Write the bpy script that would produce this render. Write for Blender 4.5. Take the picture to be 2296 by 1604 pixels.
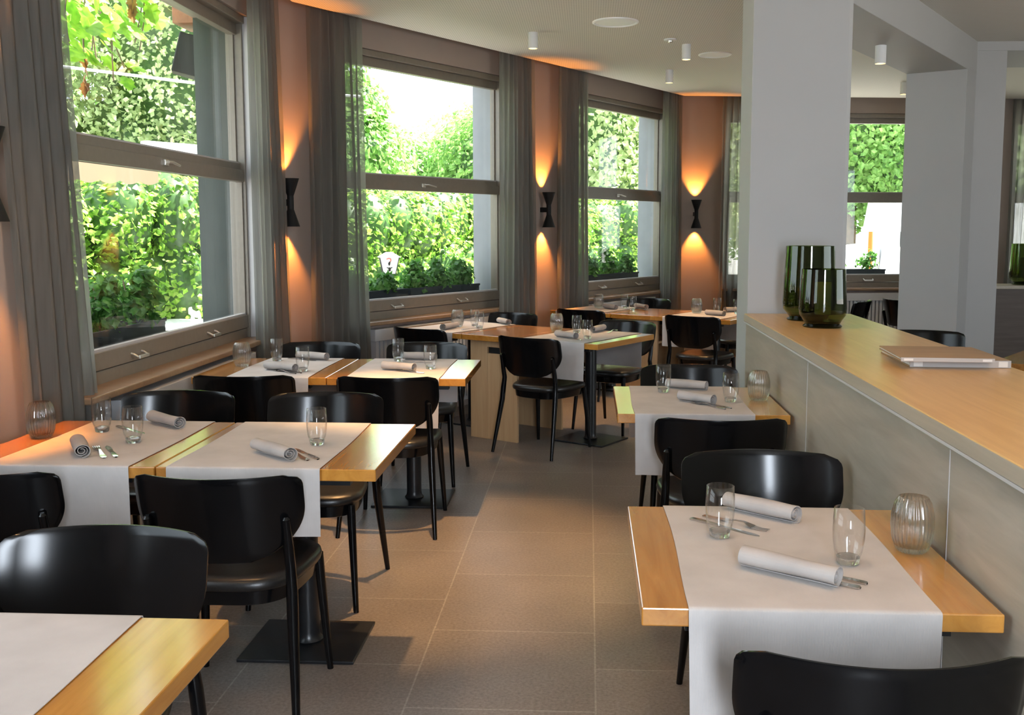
import bpy, bmesh, math, random
from mathutils import Vector, Matrix
for o in list(bpy.data.objects):
    bpy.data.objects.remove(o)
SC = bpy.context.scene
COL = SC.collection
PI = math.pi
# ---------------------------------------------------------------- camera, world, sun, exposure
F = 2250.0
PITCH = math.atan(232 / F)
YAW = math.atan(120 / F * math.cos(PITCH))
cd = bpy.data.cameras.new('camera')
cam = bpy.data.objects.new('camera', cd)
COL.objects.link(cam)
cam.location = (0, 0, 1.5)
cam.rotation_euler = (PI / 2 - PITCH, 0, YAW)
cd.sensor_width = 36
cd.sensor_fit = 'HORIZONTAL'
cd.lens = F / 2296 * 36
cd.shift_x = -52 / 2296
cd.shift_y = -60 / 2296
cd.clip_start = 0.05
cd.clip_end = 300
SC.camera = cam
SC.view_settings.view_transform = 'Standard'
SC.view_settings.look = 'None'
SC.view_settings.exposure = 0.75
SC.view_settings.gamma = 1
SC.cycles.use_denoising = True
SC.cycles.max_bounces = 10
SC.cycles.diffuse_bounces = 4
SC.cycles.glossy_bounces = 4
SC.cycles.transmission_bounces = 8
SC.cycles.transparent_max_bounces = 16
SC.cycles.caustics_reflective = False
SC.cycles.caustics_refractive = False
SC.cycles.sample_clamp_indirect = 6
w = bpy.data.worlds.new('World')
SC.world = w
w.use_nodes = True
w.node_tree.nodes['Background'].inputs[0].default_value = (0.80, 0.90, 1.0, 1)
w.node_tree.nodes['Background'].inputs[1].default_value = 3.0


def light(name, typ, loc, energy, color, parent=None, **kw):
    ld = bpy.data.lights.new(name, typ)
    ld.energy = energy
    ld.color = color
    for k, v in kw.items():
        if k != 'rot':
            setattr(ld, k, v)
    o = bpy.data.objects.new(name, ld)
    COL.objects.link(o)
    o.location = loc
    if 'rot' in kw:
        o.rotation_euler = kw['rot']
    if parent:
        o.parent = parent
    return o


sd = Vector((0.75, 0.30, 1.45)).normalized()          # towards the sun, high beyond the building
light('sun', 'SUN', tuple(sd * 20), 25.0, (1.0, 0.95, 0.86), angle=0.02, rot=sd.to_track_quat('Z', 'Y').to_euler())
# added unseen area lamps: camera-flash stand-in behind camera, fill at right wall
light('flash_stand_in', 'AREA', (0.40, -1.34, 1.62), 78, (0.80, 0.89, 1.0), shape='RECTANGLE', size=0.50, size_y=1.7, rot=(PI / 2, 0, 0))
light('fill_right', 'AREA', (6.6, 3.2, 1.7), 12, (0.9, 0.95, 1.0), shape='RECTANGLE', size=4.0, size_y=1.8, rot=(PI / 2, 0, PI / 2))

# ---------------------------------------------------------------- materials
MATS = {}


def newmat(name):
    m = bpy.data.materials.new(name)
    m.use_nodes = True
    nt = m.node_tree
    return m, nt, nt.nodes['Principled BSDF'], nt.nodes['Material Output']


def N(nt, typ, **kw):
    n = nt.nodes.new(typ)
    for k, v in kw.items():
        if k.startswith('i_'):
            n.inputs[k[2:]].default_value = v
        elif k[0] == '_' and k[1:].isdigit():
            n.inputs[int(k[1:])].default_value = v
        else:
            setattr(n, k, v)
    return n


def ramp(nt, fac, stops):
    r = nt.nodes.new('ShaderNodeValToRGB')
    e = r.color_ramp.elements
    while len(e) < len(stops):
        e.new(0.5)
    for i, (p, c) in enumerate(stops):
        e[i].position = p
        e[i].color = (*c, 1)
    nt.links.new(fac, r.inputs[0])
    return r.outputs[0]


def plain(name, col, rough=0.5, metal=0.0, spec=0.5, noise=0.0, scale=30.0, bump=0.0, coat=0.0):
    m, nt, b, out = newmat(name)
    b.inputs['Roughness'].default_value = rough
    b.inputs['Metallic'].default_value = metal
    b.inputs['Specular IOR Level'].default_value = spec
    if coat:
        b.inputs['Coat Weight'].default_value = coat
        b.inputs['Coat Roughness'].default_value = 0.15
    tc = N(nt, 'ShaderNodeTexCoord')
    nz = N(nt, 'ShaderNodeTexNoise', i_Scale=scale, i_Detail=4.0)
    nt.links.new(tc.outputs['Object'], nz.inputs['Vector'])
    c2 = tuple(max(0, x * (1 - noise)) for x in col)
    c3 = tuple(min(1, x * (1 + noise)) for x in col)
    nt.links.new(ramp(nt, nz.outputs['Fac'], [(0.3, c2), (0.7, c3)]), b.inputs['Base Color'])
    if bump:
        bp = N(nt, 'ShaderNodeBump', i_Strength=bump, i_Distance=0.002)
        nt.links.new(nz.outputs['Fac'], bp.inputs['Height'])
        nt.links.new(bp.outputs['Normal'], b.inputs['Normal'])
    MATS[name] = m
    return m


def wood(name, c1, c2, axis=1, rough=0.35, scale=1.0, coat=0.0, strips=0.0, stretch=14.0):
    """grain running along the given object axis"""
    m, nt, b, out = newmat(name)
    tc = N(nt, 'ShaderNodeTexCoord')
    mp = N(nt, 'ShaderNodeMapping')
    sc = [stretch * scale] * 3
    sc[axis] = 1.0 * scale
    mp.inputs['Scale'].default_value = sc
    nt.links.new(tc.outputs['Object'], mp.inputs['Vector'])
    nz = N(nt, 'ShaderNodeTexNoise', i_Scale=2.2, i_Detail=6.0, i_Roughness=0.6, i_Distortion=0.6)
    nt.links.new(mp.outputs['Vector'], nz.inputs['Vector'])
    fac = nz.outputs['Fac']
    if strips:
        sep = N(nt, 'ShaderNodeSeparateXYZ')
        nt.links.new(tc.outputs['Object'], sep.inputs[0])
        mu = N(nt, 'ShaderNodeMath', operation='MULTIPLY', _1=1.0 / strips)
        nt.links.new(sep.outputs[0], mu.inputs[0])
        fl = N(nt, 'ShaderNodeMath', operation='FLOOR')
        nt.links.new(mu.outputs[0], fl.inputs[0])
        wn = N(nt, 'ShaderNodeTexWhiteNoise', noise_dimensions='1D')
        nt.links.new(fl.outputs[0], wn.inputs['W'])
        ad = N(nt, 'ShaderNodeMath', operation='MULTIPLY_ADD', _1=0.28, _2=-0.14)
        nt.links.new(wn.outputs['Value'], ad.inputs[0])
        sm = N(nt, 'ShaderNodeMath', operation='ADD')
        nt.links.new(fac, sm.inputs[0])
        nt.links.new(ad.outputs[0], sm.inputs[1])
        fac = sm.outputs[0]
    nt.links.new(ramp(nt, fac, [(0.25, c2), (0.75, c1)]), b.inputs['Base Color'])
    b.inputs['Roughness'].default_value = rough
    if coat:
        b.inputs['Coat Weight'].default_value = coat
        b.inputs['Coat Roughness'].default_value = 0.12
    MATS[name] = m
    return m


def fabric(name, col, rough=0.9, scale=700.0, bump=0.25, var=0.08):
    m, nt, b, out = newmat(name)
    b.inputs['Roughness'].default_value = rough
    b.inputs['Specular IOR Level'].default_value = 0.15
    tc = N(nt, 'ShaderNodeTexCoord')
    wv = N(nt, 'ShaderNodeTexWave', i_Scale=scale / 6.0, i_Distortion=1.0)
    nt.links.new(tc.outputs['Object'], wv.inputs['Vector'])
    nz = N(nt, 'ShaderNodeTexNoise', i_Scale=9.0, i_Detail=5.0)
    nt.links.new(tc.outputs['Object'], nz.inputs['Vector'])
    nt.links.new(ramp(nt, nz.outputs['Fac'], [(0.3, tuple(x * (1 - var) for x in col)), (0.7, tuple(min(1, x * (1 + var)) for x in col))]), b.inputs['Base Color'])
    bp = N(nt, 'ShaderNodeBump', i_Strength=bump, i_Distance=0.0006)
    nt.links.new(wv.outputs['Fac'], bp.inputs['Height'])
    nt.links.new(bp.outputs['Normal'], b.inputs['Normal'])
    MATS[name] = m
    return m


def thin_glass(name, tint, reflect=1.0, edge=5.0, base=0.04, solid=0.0, ior=1.45, rough=0.0):
    """pane or thin wall: see-through with a mirror reflection that grows towards grazing angles"""
    m, nt, b, out = newmat(name)
    nt.nodes.remove(b)
    tr = N(nt, 'ShaderNodeBsdfTransparent')
    tr.inputs[0].default_value = (*tint, 1)
    gl = N(nt, 'ShaderNodeBsdfGlossy')
    gl.inputs['Roughness'].default_value = rough
    lw = N(nt, 'ShaderNodeLayerWeight')
    lw.inputs['Blend'].default_value = 0.5
    pw = N(nt, 'ShaderNodeMath', operation='POWER', _1=edge)
    nt.links.new(lw.outputs['Facing'], pw.inputs[0])
    ma = N(nt, 'ShaderNodeMath', operation='MULTIPLY_ADD', _1=(1 - base) * reflect, _2=base * reflect)
    nt.links.new(pw.outputs[0], ma.inputs[0])
    mx = N(nt, 'ShaderNodeMixShader')
    nt.links.new(ma.outputs[0], mx.inputs[0])
    nt.links.new(tr.outputs[0], mx.inputs[1])
    nt.links.new(gl.outputs[0], mx.inputs[2])
    last = mx.outputs[0]
    if solid:
        gs = N(nt, 'ShaderNodeBsdfGlass')
        gs.inputs['Color'].default_value = (*tint, 1)
        gs.inputs['Roughness'].default_value = rough
        gs.inputs['IOR'].default_value = ior
        m2 = N(nt, 'ShaderNodeMixShader')
        m2.inputs[0].default_value = solid
        nt.links.new(last, m2.inputs[1])
        nt.links.new(gs.outputs[0], m2.inputs[2])
        last = m2.outputs[0]
    nt.links.new(last, out.inputs[0])
    MATS[name] = m
    return m


def emit(name, col, strength):
    m, nt, b, out = newmat(name)
    b.inputs['Base Color'].default_value = (*col, 1)
    b.inputs['Emission Color'].default_value = (*col, 1)
    b.inputs['Emission Strength'].default_value = strength
    MATS[name] = m
    return m


def leafmat(name, c1, c2, c3, trans=0.58, scale=3.0):
    m, nt, b, out = newmat(name)
    tc = N(nt, 'ShaderNodeTexCoord')
    nz = N(nt, 'ShaderNodeTexNoise', i_Scale=scale, i_Detail=3.0)
    nt.links.new(tc.outputs['Object'], nz.inputs['Vector'])
    wn = N(nt, 'ShaderNodeTexNoise', i_Scale=scale * 9, i_Detail=1.0)
    nt.links.new(tc.outputs['Object'], wn.inputs['Vector'])
    av = N(nt, 'ShaderNodeMath', operation='ADD')
    nt.links.new(nz.outputs['Fac'], av.inputs[0])
    nt.links.new(wn.outputs['Fac'], av.inputs[1])
    hf = N(nt, 'ShaderNodeMath', operation='MULTIPLY', _1=0.5)
    nt.links.new(av.outputs[0], hf.inputs[0])
    c = ramp(nt, hf.outputs[0], [(0.36, c1), (0.5, c2), (0.64, c3)])
    nt.links.new(c, b.inputs['Base Color'])
    b.inputs['Roughness'].default_value = 0.45
    tl = N(nt, 'ShaderNodeBsdfTranslucent')
    nt.links.new(c, tl.inputs[0])
    mx = N(nt, 'ShaderNodeMixShader')
    mx.inputs[0].default_value = trans
    nt.links.new(b.outputs[0], mx.inputs[1])
    nt.links.new(tl.outputs[0], mx.inputs[2])
    nt.links.new(mx.outputs[0], out.inputs[0])
    MATS[name] = m
    return m


wood('table_wood', (0.58, 0.265, 0.052), (0.39, 0.15, 0.022), axis=1, rough=0.16, strips=0.09, coat=0.8)
wood('panel_wood', (0.56, 0.37, 0.20), (0.46, 0.28, 0.14), axis=2, rough=0.45)
wood('counter_top_wood', (0.70, 0.45, 0.19), (0.55, 0.32, 0.12), axis=1, rough=0.28, strips=0.0)
wood('counter_front_wood', (0.47, 0.425, 0.35), (0.34, 0.30, 0.24), axis=1, rough=0.36, scale=1.3, stretch=9.0)
wood('counter_edge_wood', (0.50, 0.44, 0.35), (0.40, 0.35, 0.27), axis=1, rough=0.4)
wood('dark_partition_wood', (0.115, 0.085, 0.07), (0.075, 0.055, 0.045), axis=0, rough=0.5)
wood('sill_wood', (0.34, 0.22, 0.13), (0.23, 0.145, 0.085), axis=0, rough=0.3)
wood('menu_wood', (0.42, 0.27, 0.155), (0.33, 0.20, 0.11), axis=0, rough=0.5)
wood('eave_wood', (0.30, 0.12, 0.05), (0.20, 0.07, 0.03), axis=1, rough=0.5)
plain('menu_edge', (0.45, 0.42, 0.40), 0.6)
plain('menu_page', (0.75, 0.72, 0.68), 0.7)
fabric('runner_linen', (0.50, 0.47, 0.455))
fabric('napkin_linen', (0.40, 0.37, 0.35), var=0.1)
plain('black_wood', (0.003, 0.003, 0.0035), 0.175, spec=0.32, noise=0.2)
plain('black_leather', (0.012, 0.011, 0.0105), 0.33, spec=0.5, noise=0.25, scale=180, bump=0.15)
plain('black_metal', (0.012, 0.013, 0.015), 0.32, spec=0.5, noise=0.2)
plain('black_matte', (0.008, 0.008, 0.008), 0.55, spec=0.3)
plain('steel', (0.62, 0.60, 0.58), 0.16, metal=1.0)
plain('handle_metal', (0.72, 0.69, 0.62), 0.3, metal=0.9)
plain('white_paint', (0.43, 0.428, 0.422), 0.6, noise=0.02, scale=2)
plain('white_lamp', (0.78, 0.78, 0.78), 0.35)
plain('speaker_white', (0.95, 0.95, 0.94), 0.55)
plain('radiator_white', (0.55, 0.56, 0.58), 0.4)
plain('wall_taupe', (0.36, 0.285, 0.245), 0.75, noise=0.03, scale=3, bump=0.05)
plain('shaded_render', (0.045, 0.055, 0.048), 0.7, noise=0.08, scale=6)  # exterior render darkened, shade of the left window reveal put into its colour
plain('exterior_render', (0.27, 0.28, 0.30), 0.8, noise=0.05, scale=8)
plain('frame_paint', (0.22, 0.185, 0.145), 0.4, noise=0.05)
plain('reveal_paint', (0.52, 0.50, 0.49), 0.6)
plain('cable_rubber', (0.03, 0.03, 0.03), 0.5)
plain('cable_white', (0.8, 0.8, 0.8), 0.5)
plain('planter_plastic', (0.018, 0.025, 0.034), 0.4)
plain('awning_cloth', (0.24, 0.175, 0.11), 0.8)
plain('white_metal', (0.80, 0.80, 0.80), 0.35)
plain('paving', (0.34, 0.33, 0.31), 0.85, noise=0.15, scale=3)
plain('candle_wax', (0.80, 0.68, 0.48), 0.5)
plain('bark', (0.16, 0.11, 0.07), 0.9, noise=0.3, scale=12, bump=0.6)
plain('red_paint', (0.75, 0.06, 0.03), 0.4)
plain('orange_paint', (0.85, 0.16, 0.02), 0.4)
plain('dark_glass', (0.03, 0.035, 0.04), 0.1)
plain('opal_glass', (0.85, 0.85, 0.85), 0.25)
thin_glass('window_glass', (0.97, 0.985, 0.98), 1.0)
thin_glass('tumbler_glass', (0.99, 0.99, 0.985), 1.0, edge=3.6, base=0.05)
thin_glass('tumbler_base_glass', (0.99, 0.99, 0.99), 1.0, solid=0.6)
thin_glass('ribbed_glass', (0.965, 0.955, 0.93), 1.0, edge=2.8, base=0.08, solid=0.35, ior=1.4)
thin_glass('green_glass', (0.38, 0.44, 0.19), 1.0, edge=4, base=0.05)
thin_glass('green_base_glass', (0.12, 0.15, 0.06), 1.0, edge=4, base=0.05)
emit('spot_lens', (1.0, 0.66, 0.25), 3.0)
emit('sconce_lens', (1.0, 0.52, 0.16), 5.0)
leafmat('leaf_hedge', (0.10, 0.27, 0.02), (0.30, 0.54, 0.07), (0.56, 0.70, 0.20))
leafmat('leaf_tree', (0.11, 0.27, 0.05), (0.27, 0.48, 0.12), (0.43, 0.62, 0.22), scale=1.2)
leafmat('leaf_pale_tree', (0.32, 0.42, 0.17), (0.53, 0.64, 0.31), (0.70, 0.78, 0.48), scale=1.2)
leafmat('leaf_dark', (0.03, 0.12, 0.018), (0.09, 0.26, 0.04), (0.22, 0.40, 0.10))
leafmat('leaf_vine', (0.12, 0.32, 0.02), (0.24, 0.48, 0.03), (0.34, 0.58, 0.06), trans=0.55)
leafmat('leaf_dry', (0.25, 0.09, 0.02), (0.38, 0.16, 0.04), (0.45, 0.22, 0.06))
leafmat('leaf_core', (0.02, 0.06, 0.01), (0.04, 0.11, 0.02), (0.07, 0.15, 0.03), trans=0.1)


def floor_material():
    m, nt, b, out = newmat('stone_floor')
    tc = N(nt, 'ShaderNodeTexCoord')
    sep = N(nt, 'ShaderNodeSeparateXYZ')
    nt.links.new(tc.outputs['Object'], sep.inputs[0])
    cmb = N(nt, 'ShaderNodeCombineXYZ')
    ax = N(nt, 'ShaderNodeMath', operation='ADD', _1=100 * 0.62 - 3.175)
    nt.links.new(sep.outputs[1], ax.inputs[0])
    ay = N(nt, 'ShaderNodeMath', operation='ADD', _1=60.0 * 2 - 0.03)
    nt.links.new(sep.outputs[0], ay.inputs[0])
    nt.links.new(ax.outputs[0], cmb.inputs[0])
    nt.links.new(ay.outputs[0], cmb.inputs[1])
    br = N(nt, 'ShaderNodeTexBrick')
    br.offset = 0.5
    br.offset_frequency = 2
    br.squash = 1.0
    nt.links.new(cmb.outputs[0], br.inputs['Vector'])
    br.inputs['Scale'].default_value = 1.0
    br.inputs['Brick Width'].default_value = 0.612
    br.inputs['Row Height'].default_value = 0.60
    br.inputs['Mortar Size'].default_value = 0.0032
    br.inputs['Mortar Smooth'].default_value = 0.1
    br.inputs['Color1'].default_value = (0.185, 0.166, 0.154, 1)
    br.inputs['Color2'].default_value = (0.22, 0.20, 0.188, 1)
    br.inputs['Mortar'].default_value = (0.31, 0.29, 0.27, 1)
    nz = N(nt, 'ShaderNodeTexNoise', i_Scale=85.0, i_Detail=5.0, i_Roughness=0.7)
    nt.links.new(tc.outputs['Object'], nz.inputs['Vector'])
    nl = N(nt, 'ShaderNodeTexNoise', i_Scale=2.3, i_Detail=3.0)
    nt.links.new(tc.outputs['Object'], nl.inputs['Vector'])
    mx = N(nt, 'ShaderNodeMix', data_type='RGBA', blend_type='MULTIPLY')
    mx.inputs[0].default_value = 1.0
    nt.links.new(br.outputs['Color'], mx.inputs[6])
    nt.links.new(ramp(nt, nz.outputs['Fac'], [(0.3, (0.62, 0.60, 0.58)), (0.72, (1.32, 1.30, 1.28))]), mx.inputs[7])
    m2 = N(nt, 'ShaderNodeMix', data_type='RGBA', blend_type='MULTIPLY')
    m2.inputs[0].default_value = 1.0
    nt.links.new(mx.outputs[2], m2.inputs[6])
    nt.links.new(ramp(nt, nl.outputs['Fac'], [(0.3, (0.85, 0.84, 0.84)), (0.7, (1.1, 1.08, 1.06))]), m2.inputs[7])
    nt.links.new(m2.outputs[2], b.inputs['Base Color'])
    b.inputs['Roughness'].default_value = 0.36
    bp = N(nt, 'ShaderNodeBump', i_Strength=0.35, i_Distance=0.002)
    nt.links.new(nz.outputs['Fac'], bp.inputs['Height'])
    nt.links.new(bp.outputs['Normal'], b.inputs['Normal'])
    MATS['stone_floor'] = m


floor_material()


def ceiling_material():
    m, nt, b, out = newmat('perforated_ceiling')
    tc = N(nt, 'ShaderNodeTexCoord')
    mp = N(nt, 'ShaderNodeMapping')
    mp.inputs['Rotation'].default_value = (0, 0, math.radians(0))
    mp.inputs['Scale'].default_value = (62, 62, 62)
    nt.links.new(tc.outputs['Object'], mp.inputs['Vector'])
    fr = N(nt, 'ShaderNodeVectorMath', operation='FRACTION')
    nt.links.new(mp.outputs[0], fr.inputs[0])
    sb = N(nt, 'ShaderNodeVectorMath', operation='SUBTRACT')
    sb.inputs[1].default_value = (0.5, 0.5, 0)
    nt.links.new(fr.outputs[0], sb.inputs[0])
    ml = N(nt, 'ShaderNodeVectorMath', operation='MULTIPLY')
    ml.inputs[1].default_value = (1, 1, 0)
    nt.links.new(sb.outputs[0], ml.inputs[0])
    ln = N(nt, 'ShaderNodeVectorMath', operation='LENGTH')
    nt.links.new(ml.outputs[0], ln.inputs[0])
    c = ramp(nt, ln.outputs['Value'], [(0.18, (0.40, 0.37, 0.33)), (0.26, (0.70, 0.66, 0.59))])
    nt.links.new(c, b.inputs['Base Color'])
    b.inputs['Roughness'].default_value = 0.7
    MATS['perforated_ceiling'] = m


ceiling_material()


def curtain_material():
    m, nt, b, out = newmat('sheer_curtain')
    tc = N(nt, 'ShaderNodeTexCoord')
    mp = N(nt, 'ShaderNodeMapping')
    mp.inputs['Scale'].default_value = (60, 60, 2.0)
    nt.links.new(tc.outputs['Object'], mp.inputs['Vector'])
    nz = N(nt, 'ShaderNodeTexNoise', i_Scale=2.0, i_Detail=6.0, i_Roughness=0.7)
    nt.links.new(mp.outputs[0], nz.inputs['Vector'])
    nt.links.new(ramp(nt, nz.outputs['Fac'], [(0.3, (0.125, 0.122, 0.115)), (0.7, (0.27, 0.262, 0.246))]), b.inputs['Base Color'])
    b.inputs['Roughness'].default_value = 0.85
    b.inputs['Specular IOR Level'].default_value = 0.1
    tl = N(nt, 'ShaderNodeBsdfTranslucent')
    tl.inputs[0].default_value = (0.38, 0.37, 0.31, 1)
    mx = N(nt, 'ShaderNodeMixShader')
    mx.inputs[0].default_value = 0.42
    nt.links.new(b.outputs[0], mx.inputs[1])
    nt.links.new(tl.outputs[0], mx.inputs[2])
    tr = N(nt, 'ShaderNodeBsdfTransparent')
    m2 = N(nt, 'ShaderNodeMixShader')
    f = N(nt, 'ShaderNodeMath', operation='MULTIPLY_ADD', _1=0.5, _2=-0.11)
    nt.links.new(nz.outputs['Fac'], f.inputs[0])
    nt.links.new(f.outputs[0], m2.inputs[0])
    nt.links.new(mx.outputs[0], m2.inputs[1])
    nt.links.new(tr.outputs[0], m2.inputs[2])
    nt.links.new(m2.outputs[0], out.inputs[0])
    MATS['sheer_curtain'] = m


curtain_material()


# ---------------------------------------------------------------- mesh helpers
class MB:
    def __init__(self, mat=None):
        self.v = []
        self.f = []
        self.M = mat or Matrix.Identity(4)

    def add(self, verts, faces):
        n = len(self.v)
        self.v += [tuple(self.M @ Vector(p)) for p in verts]
        self.f += [tuple(n + i for i in f) for f in faces]
        return self

    def box(self, x0, x1, y0, y1, z0, z1):
        return self.add([(x0, y0, z0), (x1, y0, z0), (x1, y1, z0), (x0, y1, z0), (x0, y0, z1), (x1, y0, z1), (x1, y1, z1), (x0, y1, z1)],
                        [(0, 3, 2, 1), (4, 5, 6, 7), (0, 1, 5, 4), (1, 2, 6, 5), (2, 3, 7, 6), (3, 0, 4, 7)])

    def prism(self, poly, z0, z1):
        n = len(poly)
        v = [(x, y, z0) for x, y in poly] + [(x, y, z1) for x, y in poly]
        f = [tuple(range(n))[::-1], tuple(range(n, 2 * n))]
        f += [(i, (i + 1) % n, n + (i + 1) % n, n + i) for i in range(n)]
        return self.add(v, f)

    def lathe(self, prof, seg=28, c=(0, 0, 0), ribs=0, amp=0.0, close=True):
        v = []
        for r, z in prof:
            for k in range(seg):
                a = 2 * PI * k / seg
                rr = r
                if ribs and r > 0.001:
                    rr = r + amp * math.cos(a * ribs)
                v.append((c[0] + rr * math.cos(a), c[1] + rr * math.sin(a), c[2] + z))
        f = []
        n = len(prof)
        for i in range(n - 1):
            for k in range(seg):
                k2 = (k + 1) % seg
                f.append((i * seg + k, i * seg + k2, (i + 1) * seg + k2, (i + 1) * seg + k))
        if close:
            f.append(tuple(range(seg))[::-1])
            f.append(tuple((n - 1) * seg + k for k in range(seg)))
        return self.add(v, f)

    def tube(self, pts, rad, seg=10):
        pts = [Vector(p) for p in pts]
        n = len(pts)
        if not isinstance(rad, (list, tuple)):
            rad = [rad] * n
        v = []
        ref = None
        for i, p in enumerate(pts):
            t = (pts[min(i + 1, n - 1)] - pts[max(i - 1, 0)]).normalized()
            if ref is None:
                ref = Vector((0, 0, 1)) if abs(t.z) < 0.8 else Vector((1, 0, 0))
            a = t.cross(ref).normalized()
            b2 = a.cross(t).normalized()
            ref = b2
            for k in range(seg):
                an = 2 * PI * k / seg
                v.append(tuple(p + (a * math.cos(an) + b2 * math.sin(an)) * rad[i]))
        f = []
        for i in range(n - 1):
            for k in range(seg):
                k2 = (k + 1) % seg
                f.append((i * seg + k, (i + 1) * seg + k, (i + 1) * seg + k2, i * seg + k2))
        f.append(tuple(range(seg)))
        f.append(tuple((n - 1) * seg + k for k in range(seg))[::-1])
        return self.add(v, f)

    def grid(self, rows, closed=False):
        m = len(rows[0])
        v = [p for r in rows for p in r]
        f = []
        for i in range(len(rows) - 1):
            for j in range(m - 1 if not closed else m):
                j2 = (j + 1) % m
                f.append((i * m + j, i * m + j2, (i + 1) * m + j2, (i + 1) * m + j))
        return self.add(v, f)

    def build(self, name, mat, parent=None, smooth=False, bevel=0.0, seg=2, loc=None, weld=True, angle=40):
        me = bpy.data.meshes.new(name)
        me.from_pydata(self.v, [], self.f)
        bm = bmesh.new()
        bm.from_mesh(me)
        if weld:
            bmesh.ops.remove_doubles(bm, verts=bm.verts, dist=1e-6)
        bmesh.ops.recalc_face_normals(bm, faces=bm.faces)
        bm.to_mesh(me)
        bm.free()
        me.materials.append(MATS[mat])
        if smooth:
            for p in me.polygons:
                p.use_smooth = True
            try:
                me.set_sharp_from_angle(angle=math.radians(angle))
            except Exception:
                pass
        o = bpy.data.objects.new(name, me)
        COL.objects.link(o)
        if parent:
            o.parent = parent
        if loc:
            o.location = loc
        if bevel:
            md = o.modifiers.new('bevel', 'BEVEL')
            md.width = bevel
            md.segments = seg
            md.limit_method = 'ANGLE'
        return o


def tag(o, label=None, cat=None, group=None, kind=None):
    for k, v in (('label', label), ('category', cat), ('group', group), ('kind', kind)):
        if v:
            o[k] = v
    return o


def empty(name, loc=(0, 0, 0), rz=0.0):
    o = bpy.data.objects.new(name, None)
    COL.objects.link(o)
    o.location = loc
    o.rotation_euler = (0, 0, rz)
    o.empty_display_size = 0.1
    return o


def kids(o):
    return [c for c in COL.objects if c.parent == o]


def copy_tree(o, parent=None, children=None):
    c = o.copy()
    COL.objects.link(c)
    c.parent = parent
    for ch in kids(o):
        copy_tree(ch, c)
    return c


def frame(ox, oy, xd, yd):
    return Matrix(((xd[0], yd[0], 0, ox), (xd[1], yd[1], 0, oy), (0, 0, 1, 0), (0, 0, 0, 1)))


A32 = math.radians(32)
UX, UY = math.sin(A32), math.cos(A32)          # direction of the angled wall
NX, NY = UY, -UX                               # its normal, into the room


def nt_(n, t):
    return (n * NX + t * UX, n * NY + t * UY)


A7 = math.radians(7)
FD = (math.cos(A7), math.sin(A7))
FN = (-math.sin(A7), math.cos(A7))
P3 = (1.053, 11.398)

# ---------------------------------------------------------------- the room
CEIL = 2.95
M_LEFT = frame(-2.12, 0, (0, 1), (-1, 0))                        # local x = world y, local y = outwards
M_DIAG = frame(*nt_(-5.31, 0), (UX, UY), (-NX, -NY))             # local x = t
M_FAR = frame(P3[0] + FN[0] * 0.2, P3[1] + FN[1] * 0.2, FD, FN)  # local x = s
ZS, ZT = 0.775, 2.80                                             # window opening heights


def wall(name, M, s0, s1, openings, mat='wall_taupe', thick=0.35, top=3.12):
    mb = MB(M)
    prev = s0
    for a, b_ in openings:
        mb.box(prev, a, 0, thick, 0, top)
        mb.box(a, b_, 0, thick, 0, ZS)
        mb.box(a, b_, 0, thick, ZT, top)
        prev = b_
    mb.box(prev, s1, 0, thick, 0, top)
    return tag(mb.build(name, mat), kind='structure')


WIN = {'window_1': (M_LEFT, 4.02, 6.30), 'window_2': (M_DIAG, 5.20, 7.11), 'window_3': (M_DIAG, 8.29, 10.12),
       'window_4': (M_FAR, 0.55, 2.95), 'window_5': (M_FAR, 3.95, 6.0), 'window_6': (M_LEFT, 0.6, 2.7)}
wall('wall_left', M_LEFT, -3.2, 6.74, [(0.6, 2.7), (4.02, 6.30)])
wall('wall_angled', M_DIAG, 4.40, 11.35, [(5.20, 7.11), (8.29, 10.12)])
wall('wall_far', M_FAR, -0.12, 6.6, [(0.55, 2.95), (3.95, 6.0)])
mb = MB()
mb.box(6.75, 7.0, -3.3, 1.2, 0, 3.12).box(6.75, 7.0, 5.2, 13, 0, 3.12).box(6.75, 7.0, 1.2, 5.2, 0, 0.8).box(6.75, 7.0, 1.2, 5.2, 2.6, 3.12)
tag(mb.build('wall_right', 'white_paint'), kind='structure')
mb = MB()
mb.box(-2.5, 0.1, -1.6, -1.4, 0, 3.12).box(0.7, 7.0, -1.6, -1.4, 0, 3.12).box(0.1, 0.7, -1.6, -1.4, 2.55, 3.12).box(0.1, 0.7, -1.6, -1.4, 0, 0.7)  # opening added for the flash stand-in lamp
tag(mb.build('wall_back', 'white_paint'), kind='structure')
mb = MB()
mb.prism([(-2.3, -3.3), (7.0, -3.3), (7.0, 12.3), (3.0, 11.9), nt_(-5.4, 11.0), nt_(-5.45, 4.6), (-2.3, 6.7)], -0.1, 0)
tag(mb.build('floor', 'stone_floor'), kind='structure')
mb = MB()
yc = (5.11 - 1.92 * NX) / UX
far_end = (P3[0] + FD[0] * 6, P3[1] + FD[1] * 6)
mb.prism([(-1.92, -3.2), (6.9, -3.2), (6.9, far_end[1] + 0.05), far_end, P3, (-1.92, yc)], CEIL, 3.04)
ceil = tag(mb.build('ceiling', 'perforated_ceiling'), kind='structure')
mb = MB()
mb.prism([(-2.3, -3.3), (7.0, -3.3), (7.0, 12.3), (3.0, 11.9), nt_(-5.4, 11.0), nt_(-5.45, 4.6), (-2.3, 6.7)], 3.10, 3.2)
tag(mb.build('slot_cover', 'wall_taupe', ceil), kind='structure')

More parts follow.
